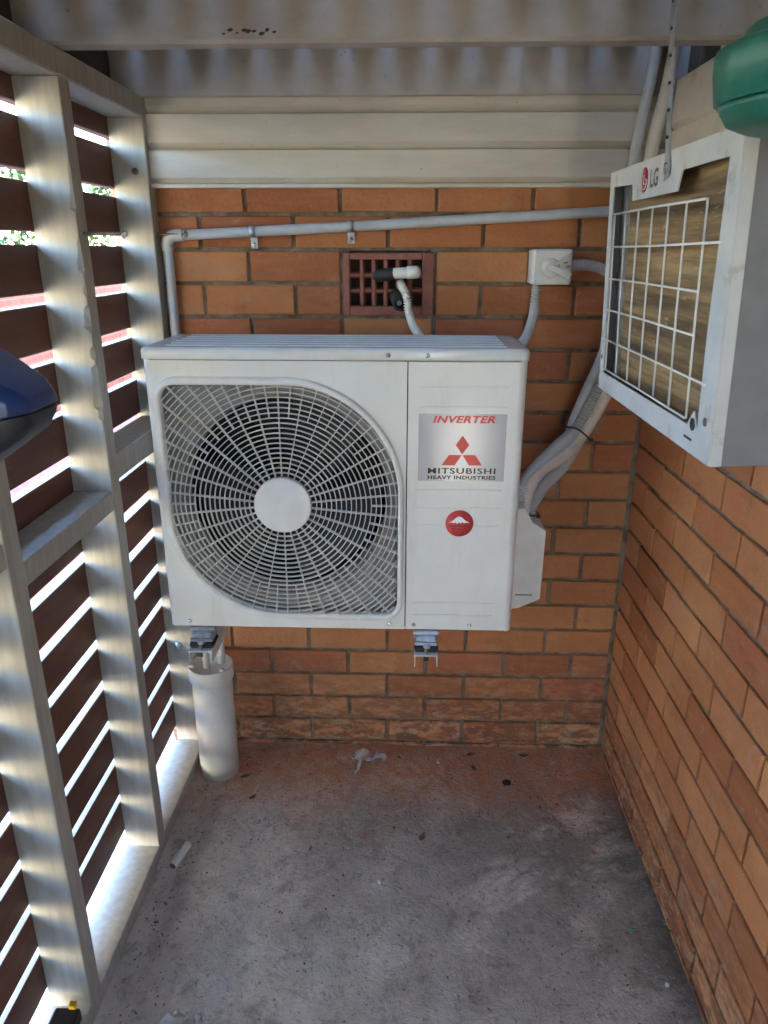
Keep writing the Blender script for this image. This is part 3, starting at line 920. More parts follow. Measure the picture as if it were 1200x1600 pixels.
mt = [(0.1515, 0.9275), (0.1600, 0.9325), (0.1690, 0.9405), (0.1745, 0.9425), (0.1800, 0.9405), (0.1885, 0.9325), (0.1985, 0.9270), (0.1900, 0.9285), (0.1860, 0.9265), (0.1815, 0.9290), (0.1775, 0.9255), (0.1740, 0.9285), (0.1700, 0.9250), (0.1660, 0.9285), (0.1620, 0.9262), (0.1580, 0.9282)]
MB().prism(mt, yt, yt + 0.0004, 'y').build('mountain_print', 'white_print', bdg)
text('ENGINEERED', 0.0066, (0.175, yt, 0.9190), FRONT, 'dark_red_print', bdg, sx=1.1, bold=0.0001, space=1.05)
text('IN JAPAN', 0.0066, (0.175, yt, 0.9110), FRONT, 'dark_red_print', bdg, sx=1.1, bold=0.0001, space=1.05)
# feet
for x in (-0.437, 0.105):
    f_ = MB()
    f_.box(x - 0.031, x + 0.031, -0.418, -0.386, 0.6405, 0.6495, 0.001)
    f_.box(x - 0.024, x + 0.024, -0.432, -0.400, 0.6285, 0.6400, 0.002)
    f_.build('foot', 'zinc', ac)

# ------------------------------------------------------------------ wall brackets
def bracket(x, label):
    b = thing('wall_bracket', label, 'bracket', (x, 0, 0.6), 'brackets carrying the outdoor unit')
    s = MB()
    w = 0.0255
    s.box(x - w, x + w, -0.452, -0.002, 0.6015, 0.6040)
    s.box(x - w - 0.0022, x - w, -0.452, -0.002, 0.5740, 0.6040)
    s.box(x + w, x + w + 0.0022, -0.452, -0.002, 0.5740, 0.6040)
    s.build('arm', 'bracket_white', b)
    MB().box(x - 0.020, x + 0.020, -0.0285, -0.0012, 0.6045, 0.86, 0.001).build('upright', 'bracket_white', b)
    MB().box(x - 0.029, x + 0.029, -0.440, -0.385, 0.6045, 0.6190, 0.004).build('rubber_pad', 'rubber', b)
    MB().box(x - 0.028, x + 0.028, -0.436, -0.387, 0.6195, 0.6280, 0.003).build('clamp_plate', 'zinc', b)
    MB().lathe((x + 0.002, -0.441, 0.6210), [(0.0095, 0), (0.0095, 0.008), (0.0, 0.008)], 6, 'z', False).build('nut', 'zinc', b)
    MB().lathe((x, -0.443, 0.585), [(0.0040, 0), (0.0040, 0.035)], 10, 'z').build('bolt', 'rusty_steel', b)
    MB().box(x - 0.006, x + 0.006, -0.4535, -0.4522, 0.5900, 0.6010).build('slot', 'seam_dark', b)
    return b
bracket(-0.437, 'pale metal wall bracket under the outdoor unit, above the white pipe stub')
bracket(0.105, 'pale metal wall bracket under the outdoor unit, over bare bricks')

# ------------------------------------------------------------------ old unit through the side wall
lg = thing('window_air_conditioner', 'old grey and white air conditioner with wire grille sticking out of the wall', 'air conditioner', (0.420, -0.805, 1.258))
lx, ly0, ly1, lz0, lz1 = 0.420, -1.083, -0.527, 1.258, 1.642
s = MB()
s.box(lx + 0.003, 0.676, ly0, ly0 + 0.002, lz0, lz1)
s.box(lx + 0.003, 0.676, ly1 - 0.002, ly1, lz0, lz1)
s.box(lx + 0.003, 0.676, ly0 + 0.002, ly1 - 0.002, lz1 - 0.002, lz1)
s.box(lx + 0.003, 0.676, ly0 + 0.002, ly1 - 0.002, lz0, lz0 + 0.002)
s.build('casing', 'lg_side', lg)
# face frame: one folded sheet with a tab for the badge
O = [(ly0 + 0.001, lz0 + 0.001), (ly1 - 0.001, lz0 + 0.001), (ly1 - 0.001, lz1 - 0.001), (ly0 + 0.001, lz1 - 0.001)]
I = [(ly0 + 0.046, lz0 + 0.038), (ly0 + 0.062, lz0 + 0.058), (ly0 + 0.082, lz0 + 0.036), (ly1 - 0.030, lz0 + 0.034), (ly1 - 0.026, lz0 + 0.048), (ly1 - 0.026, lz1 - 0.026),
     (ly1 - 0.140, lz1 - 0.030), (ly1 - 0.146, lz1 - 0.055), (ly1 - 0.355, lz1 - 0.055), (ly1 - 0.368, lz1 - 0.030), (ly0 + 0.034, lz1 - 0.030), (ly0 + 0.046, lz0 + 0.16)]
bm = bmesh.new()
def loopx(bm, pts, x):
    vs = [bm.verts.new((x, p[0], p[1])) for p in pts]
    return [bm.edges.new((vs[i], vs[(i + 1) % len(vs)])) for i in range(len(vs))]
bmesh.ops.triangle_fill(bm, use_beauty=True, edges=loopx(bm, O, lx) + loopx(bm, I, lx))
ex = bmesh.ops.extrude_face_region(bm, geom=bm.faces[:])
for v in ex['geom']:
    if isinstance(v, bmesh.types.BMVert): v.co.x += 0.0025
bm.verts.index_update()
frame = MB().add([v.co[:] for v in bm.verts], [[v.index for v in f.verts] for f in bm.faces]).build('face_frame', 'lg_frame', lg)
bm.free()
MB().box(lx + 0.002, lx + 0.016, ly0 - 0.0012, ly0 - 0.0001, lz0, lz1, 0.0004).build('edge_fold', 'lg_frame', lg)
MB().lathe((lx - 0.0001, ly0 + 0.062, lz0 + 0.040), [(0.0085, 0.0), (0.0085, -0.0006), (0, -0.0006)], 20, 'x').build('hole', 'seam_dark', frame)
MB().lathe((lx - 0.0001, ly0 + 0.022, lz0 + 0.052), [(0.0055, 0.0), (0.0055, -0.0010), (0, -0.0014)], 16, 'x').build('screw', 'rusty_steel', frame)
MB().lathe((lx - 0.0001, ly1 - 0.013, lz0 + 0.062), [(0.0042, 0.0), (0.0042, -0.0010), (0, -0.0014)], 16, 'x').build('screw', 'rusty_steel', frame)
MB().box(lx + 0.0004, lx - 0.0006, ly0 + 0.060, ly0 + 0.088, lz0 + 0.0175, lz0 + 0.0205).build('slot', 'seam_dark', frame)
MB().box(lx + 0.026, lx + 0.05, ly0 + 0.004, ly1 - 0.045, lz0 + 0.006, lz1 - 0.006).build('condenser_coil', 'condenser', lg)
MB().box(lx + 0.022, lx + 0.05, ly1 - 0.044, ly1 - 0.004, lz0 + 0.006, lz1 - 0.006).build('coil_end_plate', 'galvanised', lg)
wg = MB().box(lx + 0.0030, lx + 0.0062, ly1 - 0.028, ly1 - 0.022, lz1 - 0.130, lz1 - 0.124).build('wire_grille', 'wire_white', lg)
gy0, gy1, gzt, gzb = ly0 + 0.088, ly1 - 0.042, 1.571, 1.301
for i in range(7):
    yy = gy1 + (gy0 - gy1) * i / 6
    w_ = rnd.uniform(-.0012, .0012)
    MB().tube([(lx + 0.0005, yy, gzb - 0.001), (lx - 0.0002 + w_, yy, 1.43), (lx + 0.0005, yy, gzt + 0.001)], 0.0016, 8).build('wire', 'wire_white', wg)
for k in range(6):
    zz = gzt + (gzb - gzt) * k / 5
    lng = k in (1, 4)
    a, b = (ly0 + 0.030, ly1 - 0.012) if lng else (gy0 - 0.001, gy1 + 0.001)
    xo = lx - 0.0022
    MB().tube([(xo, a, zz + (0.004 if k == 1 else 0)), (xo, (a + b) / 2, zz + 0.001), (xo, b, zz)], 0.0016, 8).build('wire', 'wire_white', wg)
lgrot = (R(90), 0, R(-90))
ring_ = MB().lathe((lx, ly1 - 0.205, lz1 - 0.029), [(0.0178, 0.0001), (0.0178, -0.0007), (0, -0.0007)], 32, 'x').build('logo', 'logo_red', lg)
text('LG', 0.034, (lx - 0.0009, ly1 - 0.254, lz1 - 0.031), lgrot, 'logo_grey', ring_, bold=0.0008, sx=0.95)
# face inside the roundel: open ring with an L nose and one eye
s = MB()
cyy, czz = ly1 - 0.205, lz1 - 0.029
def rp(a, r): return (cyy - r * math.cos(a), czz + r * math.sin(a))
arcpts = [rp(R(100 + 260 * i / 24), 0.0135) for i in range(25)] + [rp(R(360 - 260 * 0 - 0), 0.006)]
vsx = []
for (p, q) in zip(arcpts, arcpts[1:]):
    s.tube([(lx - 0.0009, p[0], p[1]), (lx - 0.0009, q[0], q[1])], 0.0007, 5)
s.tube([(lx - 0.0009, cyy, czz + 0.008), (lx - 0.0009, cyy, czz - 0.006), (lx - 0.0009, cyy - 0.005, czz - 0.006)], 0.0008, 5)
s.tube([(lx - 0.0009, cyy + 0.006, czz + 0.006), (lx - 0.0009, cyy + 0.0035, czz + 0.006)], 0.0011, 5)
s.build('logo_line', 'white_print', ring_)
lg.rotation_euler = (0, R(-2.4), 0)
lg.location = (0.428, -0.805, 1.258)

# perforated strap from the deck to the old unit
st = thing('hanging_strap', 'perforated grey metal strap hanging in front of the weatherboards', 'strap', (0.42, -0.8, 1.6))
A_, B_ = Vector((0.4125, -0.846, 1.606)), Vector((0.424, -0.716, 1.988))
d_ = (B_ - A_)
L_ = d_.length
un = d_.normalized()
side = Vector((0, -1, 0)) - un * un.dot(Vector((0, -1, 0))); side.normalize()
nr = un.cross(side)
s = MB(); K = 64
vs = []; fs = []
for i in range(K + 1):
    u = i / K
    hw = 0.0092 + 0.0015 * math.cos(u * L_ / 0.0187 * 2 * math.pi)
    bow = 0.002 * math.sin(u * 9)
    p = A_ + d_ * u + nr * (-0.0035 + bow * u)
    for (a, b) in ((-hw, 0), (hw, 0), (hw, 0.0011), (-hw, 0.0011)):
        vs.append(p + side * a + nr * b)
for i in range(K):
    for k in range(4): fs.append((i * 4 + k, i * 4 + (k + 1) % 4, i * 4 + 4 + (k + 1) % 4, i * 4 + 4 + k))
fs += [(0, 1, 2, 3), (K * 4, K * 4 + 1, K * 4 + 2, K * 4 + 3)]
s.add(vs, fs); s.build('band', 'galvanised', st)
for i in range(1, 11):
    c_ = A_ + d_ * ((i - 0.5) * 0.0374 / L_) + nr * (-0.0035)
    MB().tube([c_ + nr * -0.0028, c_ + nr * 0.0032], 0.0022, 8).build('hole', 'seam_dark', st)
c_ = A_ + un * 0.012
MB().lathe((0.4100, c_.y, c_.z), [(0.0075, 0.002), (0.0075, -0.003), (0.0, -0.004)], 6, 'x', False).build('bolt', 'zinc', st)

# ------------------------------------------------------------------ conduits, switch and pipes
cd = thing('rigid_conduit', 'grey conduit running level across the bricks with a bend at the left', 'conduit', (-0.55, -0.015, 1.3))
MB().tube(bezier([(-0.5615, -0.0165, 1.20), (-0.5610, -0.0165, 1.40), (-0.5605, -0.0165, 1.505), (-0.5600, -0.0165, 1.520)], 6), 0.0125, 16).build('pipe', 'pvc_grey', cd)
MB().tube(bezier([(-0.534, -0.0165, 1.5455), (-0.1, -0.0165, 1.566), (0.30, -0.0165, 1.5875), (0.655, -0.0165, 1.607)], 8), 0.0125, 16).build('pipe', 'pvc_grey', cd)
MB().tube(bezier([(-0.5603, -0.0165, 1.508), (-0.5600, -0.0165, 1.526), (-0.552, -0.0165, 1.540), (-0.540, -0.0165, 1.5450), (-0.518, -0.0165, 1.5463)], 8), [0.0150] * 33, 16).build('elbow', 'pvc_grey', cd)
for (x, zz) in ((-0.341, 1.5545), (-0.094, 1.5665)):
    sd = MB()
    sd.tube([(x - 0.008, -0.0166, zz), (x + 0.008, -0.0166, zz)], 0.0142, 18)
    sd.box(x - 0.009, x + 0.009, -0.0040, -0.0015, zz - 0.040, zz - 0.010, 0.0008)
    sd_ = sd.build('saddle', 'galvanised', cd)
    MB().lathe((x, -0.0040, zz - 0.030), [(0.0055, 0.0005), (0.0052, -0.002), (0.003, -0.0035), (0, -0.0036)], 12, 'y').build('screw', 'steel', sd_)

sw = thing('isolator_switch', 'square grey isolator switch box with turning handle on the bricks', 'switch', (0.407, -0.03, 1.43))
MB().box(0.360, 0.455, -0.058, -0.0016, 1.4300, 1.5135, 0.004).build('box', 'switch_grey', sw)
MB().box(0.356, 0.362, -0.050, -0.0016, 1.4330, 1.5110, 0.001).build('side_flange', 'switch_grey', sw)
MB().lathe((0.403, -0.058, 1.4700), [(0.0225, 0.0015), (0.0225, -0.003), (0.0205, -0.005), (0, -0.005)], 32, 'y').build('dial', 'switch_grey', sw)
dd = Vector((0.046, 0, -0.020)).normalized(); pp = Vector((0.020, 0, 0.046)).normalized()
def rotbox(c, l0, l1, hw, y0, y1):
    poly = [(c[0] + dd.x * a + pp.x * b, c[1] + dd.z * a + pp.z * b) for a, b in ((l0, -hw * .7), (l1, -hw), (l1, hw), (l0, hw * .7))]
    return MB().prism(poly, y0, y1, 'y')
rotbox((0.403, 1.470), -0.012, 0.050, 0.0085, -0.0780, -0.0632).build('handle', 'switch_grey', sw)
MB().prism([(0.412, 1.478), (0.415, 1.474), (0.449, 1.503), (0.449, 1.5075)], -0.064, -0.0582, 'y').build('guard_rib', 'switch_grey', sw)
MB().prism([(0.401, 1.444), (0.404, 1.448), (0.449, 1.437), (0.449, 1.433)], -0.064, -0.0582, 'y').build('guard_rib', 'switch_grey', sw)
for k, (x, zz) in enumerate(((0.367, 1.506), (0.448, 1.506), (0.367, 1.437), (0.448, 1.437))):
    MB().lathe((x, -0.058, zz), [(0.003, 0.0005), (0.003, -0.0005), (0, -0.0005)], 10, 'y').build('screw', 'pvc_grey', sw)
text('OFF', 0.0065, (0.4385, -0.0584, 1.4815), (R(90), 0, 0), 'black_print', sw, bold=0.0002)
text('ON', 0.0065, (0.446, -0.0584, 1.4730), (R(90), 0, 0), 'black_print', sw, bold=0.0002)

tag(corrugated([(0.375, -0.032, 1.432), (0.374, -0.034, 1.385), (0.366, -0.060, 1.345), (0.345, -0.105, 1.305), (0.318, -0.138, 1.28), (0.300, -0.1445, 1.22)], 0.0105).build('flexible_conduit', 'flex_grey'),
    'ribbed grey conduit dropping from the switch box behind the outdoor unit', 'conduit')
tag(corrugated([(0.453, -0.032, 1.475), (0.500, -0.034, 1.476), (0.545, -0.040, 1.462), (0.590, -0.045, 1.425), (0.615, -0.045, 1.37), (0.600, -0.050, 1.28)], 0.0125).build('flexible_conduit', 'flex_grey'),
    'ribbed grey conduit leaving the right side of the switch box', 'conduit')
# pipes that come down behind the old unit and enter the outdoor unit
tag(MB().tube(bezier([(0.607, -0.064, 1.99), (0.597, -0.062, 1.88), (0.578, -0.060, 1.71), (0.570, -0.055, 1.45), (0.555, -0.060, 1.28)], 10), 0.0125, 16).build('rigid_conduit', 'pvc_grey'),
    'thin grey conduit dropping down the weatherboards beside the cream pipe', 'conduit')
tag(MB().tube(bezier([(0.646, -0.070, 1.99), (0.634, -0.068, 1.86), (0.614, -0.066, 1.71), (0.610, -0.080, 1.45), (0.590, -0.105, 1.26), (0.562, -0.112, 1.18), (0.530, -0.114, 1.105), (0.500, -0.118, 1.055), (0.462, -0.150, 1.020), (0.397, -0.200, 0.995), (0.358, -0.245, 0.960), (0.345, -0.250, 0.890)], 12), 0.0150, 18).build('insulated_pipe', 'pvc_cream'),
    'smooth cream pipe coming down behind the old unit into the outdoor unit', 'pipe')
tag(corrugated([(0.600, -0.050, 1.42), (0.572, -0.080, 1.27), (0.545, -0.104, 1.20), (0.517, -0.106, 1.13), (0.484, -0.116, 1.072), (0.437, -0.145, 1.038), (0.383, -0.193, 1.000), (0.338, -0.243, 0.955), (0.330, -0.262, 0.905)], 0.0150).build('flexible_conduit', 'flex_grey'),
    'ribbed grey conduit crossing above the cream pipe beside the outdoor unit', 'conduit')
tag(corrugated([(0.605, -0.040, 1.42), (0.575, -0.075, 1.22), (0.535, -0.086, 1.100), (0.501, -0.100, 1.040), (0.458, -0.136, 0.984), (0.405, -0.180, 0.945), (0.372, -0.220, 0.910), (0.356, -0.240, 0.870)], 0.0150).build('flexible_conduit', 'flex_grey'),
    'ribbed grey conduit curving below the cream pipe beside the outdoor unit', 'conduit')
tag(MB().tube(bezier([(0.590, -0.060, 1.42), (0.540, -0.090, 1.255), (0.513, -0.095, 1.182), (0.487, -0.097, 1.108), (0.474, -0.106, 1.064), (0.45, -0.120, 1.035)], 8), 0.0120, 14).build('insulated_pipe', 'pvc_grey'),
    'smooth pale pipe on the left edge of the tied pipe bundle', 'pipe')
def tie(pts, label):
    p = bezier(pts + [pts[0]], 8)
    s = MB().tube(p, 0.0021, 8)
    s.box(pts[2][0] - 0.004, pts[2][0] + 0.005, pts[2][1] - 0.006, pts[2][1] + 0.002, pts[2][2] - 0.004, pts[2][2] + 0.004, 0.001)
    tag(s.build('cable_tie', 'black_plastic'), label, 'cable tie', 'ties round the pipe bundle')
tie([(0.461, -0.112, 1.084), (0.488, -0.137, 1.082), (0.526, -0.128, 1.052), (0.522, -0.084, 1.050), (0.474, -0.082, 1.078)], 'black cable tie halfway up the pipe bundle')
tie([(0.316, -0.272, 0.918), (0.346, -0.284, 0.904), (0.380, -0.262, 0.892), (0.378, -0.222, 0.892), (0.334, -0.222, 0.914)], 'black cable tie where the pipe bundle meets the outdoor unit')
# drain hose and pipes at the air vent
ve = thing('vent_pipe_elbow', 'white pipe elbow poking out of the terracotta air vent', 'pipe', (0.05, -0.03, 1.46))
MB().tube(bezier([(0.012, -0.010, 1.455), (0.025, -0.022, 1.456), (0.045, -0.028, 1.457), (0.058, -0.028, 1.458)], 6), 0.0135, 16).build('elbow', 'pvc_white', ve)
s = MB().tube([(0.048, -0.028, 1.4575), (0.072, -0.028, 1.4590), (0.078, -0.028, 1.4592), (0.083, -0.028, 1.4594)], [0.0158, 0.0158, 0.0130, 0.006], 18)
s.build('cap', 'pvc_white', ve)
MB().tube(bezier([(-0.028, 0.012, 1.448), (-0.012, -0.008, 1.451), (0.016, -0.014, 1.455)], 6), [0.016] * 13, 12).build('wrapping', 'black_foam', ve)
pi = thing('insulated_pipe_end', 'black insulated pipe end sticking out of the air vent', 'pipe', (0.03, -0.03, 1.38))
MB().tube([(0.020, 0.035, 1.405), (0.027, -0.010, 1.392), (0.033, -0.034, 1.384)], 0.0205, 20).build('insulation', 'black_foam', pi)
s = MB().lathe((0.033, -0.036, 1.384), [(0.0205, 0.0), (0.0205, -0.003), (0.012, -0.003), (0.012, 0.0)], 24, 'y'); s.build('cut_face', 'rubber', pi)
MB().lathe((0.030, -0.039, 1.384), [(0.0062, 0.0), (0.0062, -0.004), (0.004, -0.004), (0.004, 0.0)], 16, 'y').build('copper_tube', 'galvanised', pi)
tag(corrugated([(0.032, 0.010, 1.430), (0.036, -0.030, 1.424), (0.048, -0.047, 1.402), (0.053, -0.056, 1.370), (0.064, -0.080, 1.335), (0.084, -0.115, 1.305), (0.092, -0.1405, 1.27), (0.092, -0.1405, 1.20)], 0.0092).build('drain_hose', 'pvc_white'),
    'ribbed white drain hose falling from the vent behind the outdoor unit', 'hose')

# ------------------------------------------------------------------ drain pot
dp = thing('drain_pot', 'white plastic cylinder with a capped top standing in the left corner', 'drain pot', (-0.512, -0.135, 0))
c0 = (-0.512, -0.135, 0.0)
MB().lathe(c0, [(0.058, 0.0), (0.0580, 0.33)], 48).build('body', 'pvc_white', dp)
cap = MB().lathe(c0, [(0.0585, 0.326), (0.0625, 0.329), (0.0640, 0.334), (0.0640, 0.371), (0.0630, 0.3745), (0.0600, 0.3750), (0.0590, 0.3715), (0.0, 0.3712)], 48).build('cap', 'pvc_white', dp)
for a in (200, 320, 70):
    a = R(a)
    MB().box(c0[0] + .054 * math.cos(a) - .006, c0[0] + .054 * math.cos(a) + .006, c0[1] + .054 * math.sin(a) - .004, c0[1] + .054 * math.sin(a) + .004, 0.3716, 0.380, 0.001).build('lug', 'pvc_white', cap)
tag(MB().tube([(-0.520, -0.150, 0.3716), (-0.5195, -0.160, 0.47), (-0.519, -0.17, 0.62)], 0.0095, 14).build('drain_pipe', 'pvc_white'),
    'short white pipe stub standing in the drain pot cap', 'pipe')
tag(corrugated([(-0.484, -0.120, 0.3716), (-0.482, -0.120, 0.46), (-0.474, -0.122, 0.55), (-0.46, -0.16, 0.645)], 0.0105).build('drain_hose', 'pvc_white'),
    'ribbed white hose entering the back of the drain pot cap', 'hose')

# ------------------------------------------------------------------ loose hardware on the screen
def coach_screw(p, d, L, label):
    b = thing('coach_screw', label, 'screw', p, 'coach screws in the screen')
    p = Vector(p); d = Vector(d).normalized()
    pts = [p - d * 0.01]; rs = [0.0030]
    nthr = int(L / 0.003)
    for i in range(nthr):
        pts.append(p + d * (L * i / nthr)); rs.append(0.0040 if (i % 2 and i < nthr * 0.8) else 0.0030)
    pts.append(p + d * L); rs.append(0.0035)
    MB().tube(pts, rs, 10).build('shank', 'rusty_steel', b)
    MB().tube([p + d * (L - 0.001), p + d * (L + 0.001), p + d * (L + 0.0012), p + d * (L + 0.0065)], [0.0095, 0.0095, 0.0065, 0.0065], 6, smooth=False).build('head', 'steel', b)
coach_screw((XS + 0.0, -0.467, 1.541), (1, 0.03, 0.0), 0.078, 'long screw sticking out of the chipped middle stud')
coach_screw((XS + 0.0, -0.028, 1.548), (1, 0.0, 0.0), 0.072, 'long screw sticking out of the stud next to the bent conduit')
tag(MB().lathe((-0.632, -0.0505, 0.383), [(0.013, 0.0), (0.013, -0.002), (0.0075, -0.0022), (0.0075, -0.007), (0, -0.0075)], 18, 'y').build('washer_bolt', 'zinc'),
    'zinc bolt and washer on the stud beside the drain pot', 'bolt')
tag(MB().lathe((-0.612, -0.0505, 1.690), [(0.008, 0.0), (0.008, -0.002), (0.004, -0.0022), (0.004, -0.004), (0, -0.004)], 14, 'y').build('washer_bolt', 'rusty_steel'),
    'small dark bolt head high on the corner stud', 'bolt')

# ------------------------------------------------------------------ things close to the camera
gj = thing('hanging_jar', 'green plastic jar hanging at the upper right edge', 'jar', (0.425, -1.215, 1.62))
def flute(prof, n=60, amp=0.02):
    vs = []; fs = []
    for (r, h) in prof:
        for k in range(n):
            a = 2 * math.pi * k / n
            rr = r * (1 + amp * (1 if k % 3 else -1) * (1 if 0.010 < h < 0.062 else 0))
            vs.append((0.425 + rr * math.cos(a), -1.215 + rr * math.sin(a), 1.614 + h))
    for i in range(len(prof) - 1):
        for k in range(n): fs.append((i * n + k, i * n + (k + 1) % n, (i + 1) * n + (k + 1) % n, (i + 1) * n + k))
    s = MB().add(vs, fs, True)
    s.f.append(tuple(range(n))); s.sm.append(False)
    s.f.append(tuple((len(prof) - 1) * n + k for k in range(n))); s.sm.append(False)
    return s
flute([(0.045, 0.0), (0.066, 0.002), (0.080, 0.008), (0.0865, 0.018), (0.0885, 0.0225)], amp=0).build('base', 'green_plastic', gj)
flute([(0.0880, 0.0232), (0.0912, 0.0240), (0.0955, 0.050), (0.0970, 0.064), (0.0960, 0.0665), (0.088, 0.0700), (0.078, 0.0715), (0.0765, 0.0730), (0.0735, 0.0830), (0.070, 0.0860), (0.058, 0.088)], n=72, amp=0.012).build('body', 'green_plastic', gj)
flute([(0.056, 0.0885), (0.057, 0.108), (0.050, 0.116), (0.020, 0.12)], amp=0).build('lid', 'green_plastic', gj)
MB().box(0.425 - 0.070, 0.425 - 0.064, -1.2835, -1.275, 1.629, 1.636).build('slot', 'black_plastic', gj)
MB().tube([(0.425, -1.215, 1.73), (0.425, -1.215, 1.989)], 0.002, 8).build('wire', 'galvanised', gj)

bt_ = thing('tub', 'dark blue glossy plastic tub jutting in at the left edge', 'tub', (-0.45, -1.25, 1.33))
# sections along x: z of underside, crease, shoulder and top; half depth
secs = [(-0.560, 1.180, 1.300, 1.480, 1.520, .080), (-0.470, 1.238, 1.325, 1.440, 1.470, .078), (-0.400, 1.287, 1.345, 1.405, 1.427, .070), (-0.355, 1.317, 1.356, 1.386, 1.402, .060), (-0.328, 1.335, 1.360, 1.374, 1.386, .048), (-0.3165, 1.348, 1.361, 1.368, 1.375, .034), (-0.3140, 1.356, 1.361, 1.364, 1.367, .016)]
def hull(rows, name, mat):
    vs = []; fs = []
    n = len(rows[0])
    for r_ in rows: vs += r_
    for i in range(len(rows) - 1):
        for k in range(n): fs.append((i * n + k, i * n + (k + 1) % n, (i + 1) * n + (k + 1) % n, (i + 1) * n + k))
    fs += [tuple(range(n)), tuple((len(rows) - 1) * n + k for k in range(n))]
    o = MB().add(vs, fs, True).build(name, mat, bt_)
    md = o.modifiers.new('bevel', 'BEVEL'); md.width = 0.006; md.segments = 3; md.limit_method = 'ANGLE'; md.angle_limit = R(25)
    return o
YB = -1.245
hull([[(x, YB - d, zc), (x, YB - d * .96, zs), (x, YB - d * .75, zt), (x, YB + d * .75, zt), (x, YB + d * .96, zs), (x, YB + d, zc)] for x, zb, zc, zs, zt, d in secs], 'body', 'blue_plastic')
hull([[(x, YB - d * .97, zc - .0012), (x, YB - d * .80, zb + (zc - zb) * .25), (x, YB - d * .6, zb), (x, YB + d * .6, zb), (x, YB + d * .80, zb + (zc - zb) * .25), (x, YB + d * .97, zc - .0012)] for x, zb, zc, zs, zt, d in secs], 'base', 'navy_plastic')
MB().box(XS + 0.0005, -0.558, -1.30, -1.19, 1.25, 1.44, 0.003).build('hanger_plate', 'black_plastic', bt_)

tl = thing('torch', 'black box torch with a yellow tab at the foot of the screen', 'torch', (-0.600, -0.965, 0.043))
MB().box(-0.642, -0.590, -1.010, -0.945, 0.0425, 0.075, 0.004).build('body', 'black_plastic', tl)
MB().box(-0.6425, -0.640, -1.004, -0.951, 0.048, 0.070).build('lens', 'galvanised', tl)
MB().box(-0.612, -0.598, -0.952, -0.940, 0.0752, 0.086, 0.001).build('tab', 'yellow_plastic', tl)

# ------------------------------------------------------------------ litter on the floor
po = thing('pipe_offcut', 'short white plastic pipe offcut lying beside the screen', 'pipe offcut', (-0.53, -0.49, 0))
p1, p2 = Vector((-0.540, -0.526, 0.011)), Vector((-0.521, -0.450, 0.011))
MB().tube([p1, p2], 0.0105, 18, cap=False).build('tube', 'pvc_white', po)
MB().tube([p2, p1 + (p2 - p1) * 0.02], 0.0088, 18).build('bore', 'rusty_steel', po)
def film(name, pts, label, mat='clear_film', seed=1):
    rr = random.Random(seed)
    bm = bmesh.new()
    vs = [bm.verts.new((x, y, zz)) for x, y, zz in pts]
    f = bm.faces.new(vs)
    bmesh.ops.triangulate(bm, faces=[f])
    bmesh.ops.subdivide_edges(bm, edges=bm.edges[:], cuts=3, use_grid_fill=True)
    for v in bm.verts: v.co.z += rr.uniform(0, 0.011); v.co.x += rr.uniform(-.004, .004); v.co.y += rr.uniform(-.004, .004)
    bm.verts.index_update()
    s = MB().add([v.co[:] for v in bm.verts], [[v.index for v in q.verts] for q in bm.faces], True)
    bm.free()
    return tag(s.build(name, mat), label, 'litter')
film('plastic_scrap', [(-0.115, -0.075, 0.006), (-0.075, -0.055, 0.022), (-0.045, -0.070, 0.012), (-0.010, -0.062, 0.016), (0.003, -0.082, 0.005), (-0.040, -0.102, 0.010), (-0.068, -0.100, 0.016), (-0.085, -0.150, 0.006), (-0.098, -0.160, 0.004), (-0.092, -0.115, 0.012)], 'crumpled scrap of clear plastic film near the back wall', seed=3)
film('plastic_scrap', [(-0.455, -0.955, 0.004), (-0.430, -0.915, 0.012), (-0.405, -0.900, 0.010), (-0.395, -0.912, 0.006), (-0.402, -0.945, 0.010), (-0.43, -0.975, 0.003)], 'larger clear plastic scrap cut off by the bottom edge', seed=5)
film('foam_scrap', [(-0.376, -0.925, 0.003), (-0.370, -0.905, 0.010), (-0.360, -0.912, 0.005), (-0.352, -0.900, 0.010), (-0.347, -0.930, 0.003)], 'torn white paper scrap beside the plastic at the bottom', 'stone_chip', 6)
def chunk(name, x, y, sx, sy, sz, mat, label, cat, seed):
    rr = random.Random(seed)
    bm = bmesh.new()
    bmesh.ops.create_icosphere(bm, subdivisions=1, radius=1)
    for v in bm.verts:
        k = rr.uniform(0.65, 1.15)
        v.co = (x + v.co.x * sx * k, y + v.co.y * sy * k, sz * 0.85 + v.co.z * sz * k)
    mz = min(v.co.z for v in bm.verts)
    for v in bm.verts: v.co.z -= mz - 0.0003
    bm.verts.index_update()
    s = MB().add([v.co[:] for v in bm.verts], [[v.index for v in q.verts] for q in bm.faces])
    bm.free()
    return tag(s.build(name, mat), label, cat)
chunk('charred_lump', 0.362, -0.172, 0.016, 0.014, 0.009, 'charred', 'black charred lump on the dusty floor', 'lump', 1)
chunk('stone_chip', -0.004, -0.550, 0.0055, 0.0085, 0.004, 'white_print', 'small white chip alone in the middle of the floor', 'chip', 2)
chunk('stone_chip', 0.635, -0.802, 0.005, 0.008, 0.004, 'white_print', 'small white chip near the side wall at the bottom', 'chip', 3)
chunk('brick_chip', 0.562, -0.437, 0.008, 0.007, 0.005, 'orange_chip', 'orange brick chip near the foot of the side wall', 'chip', 4)
chunk('brick_chip', 0.165, -0.088, 0.008, 0.009, 0.005, 'stone_chip', 'grey chip beneath the back wall, right of the plastic film', 'chip', 9)
chunk('plastic_crumb', 0.448, -0.269, 0.005, 0.007, 0.003, 'red_scrap', 'left of two tiny red crumbs in the brick dust', 'crumb', 5)
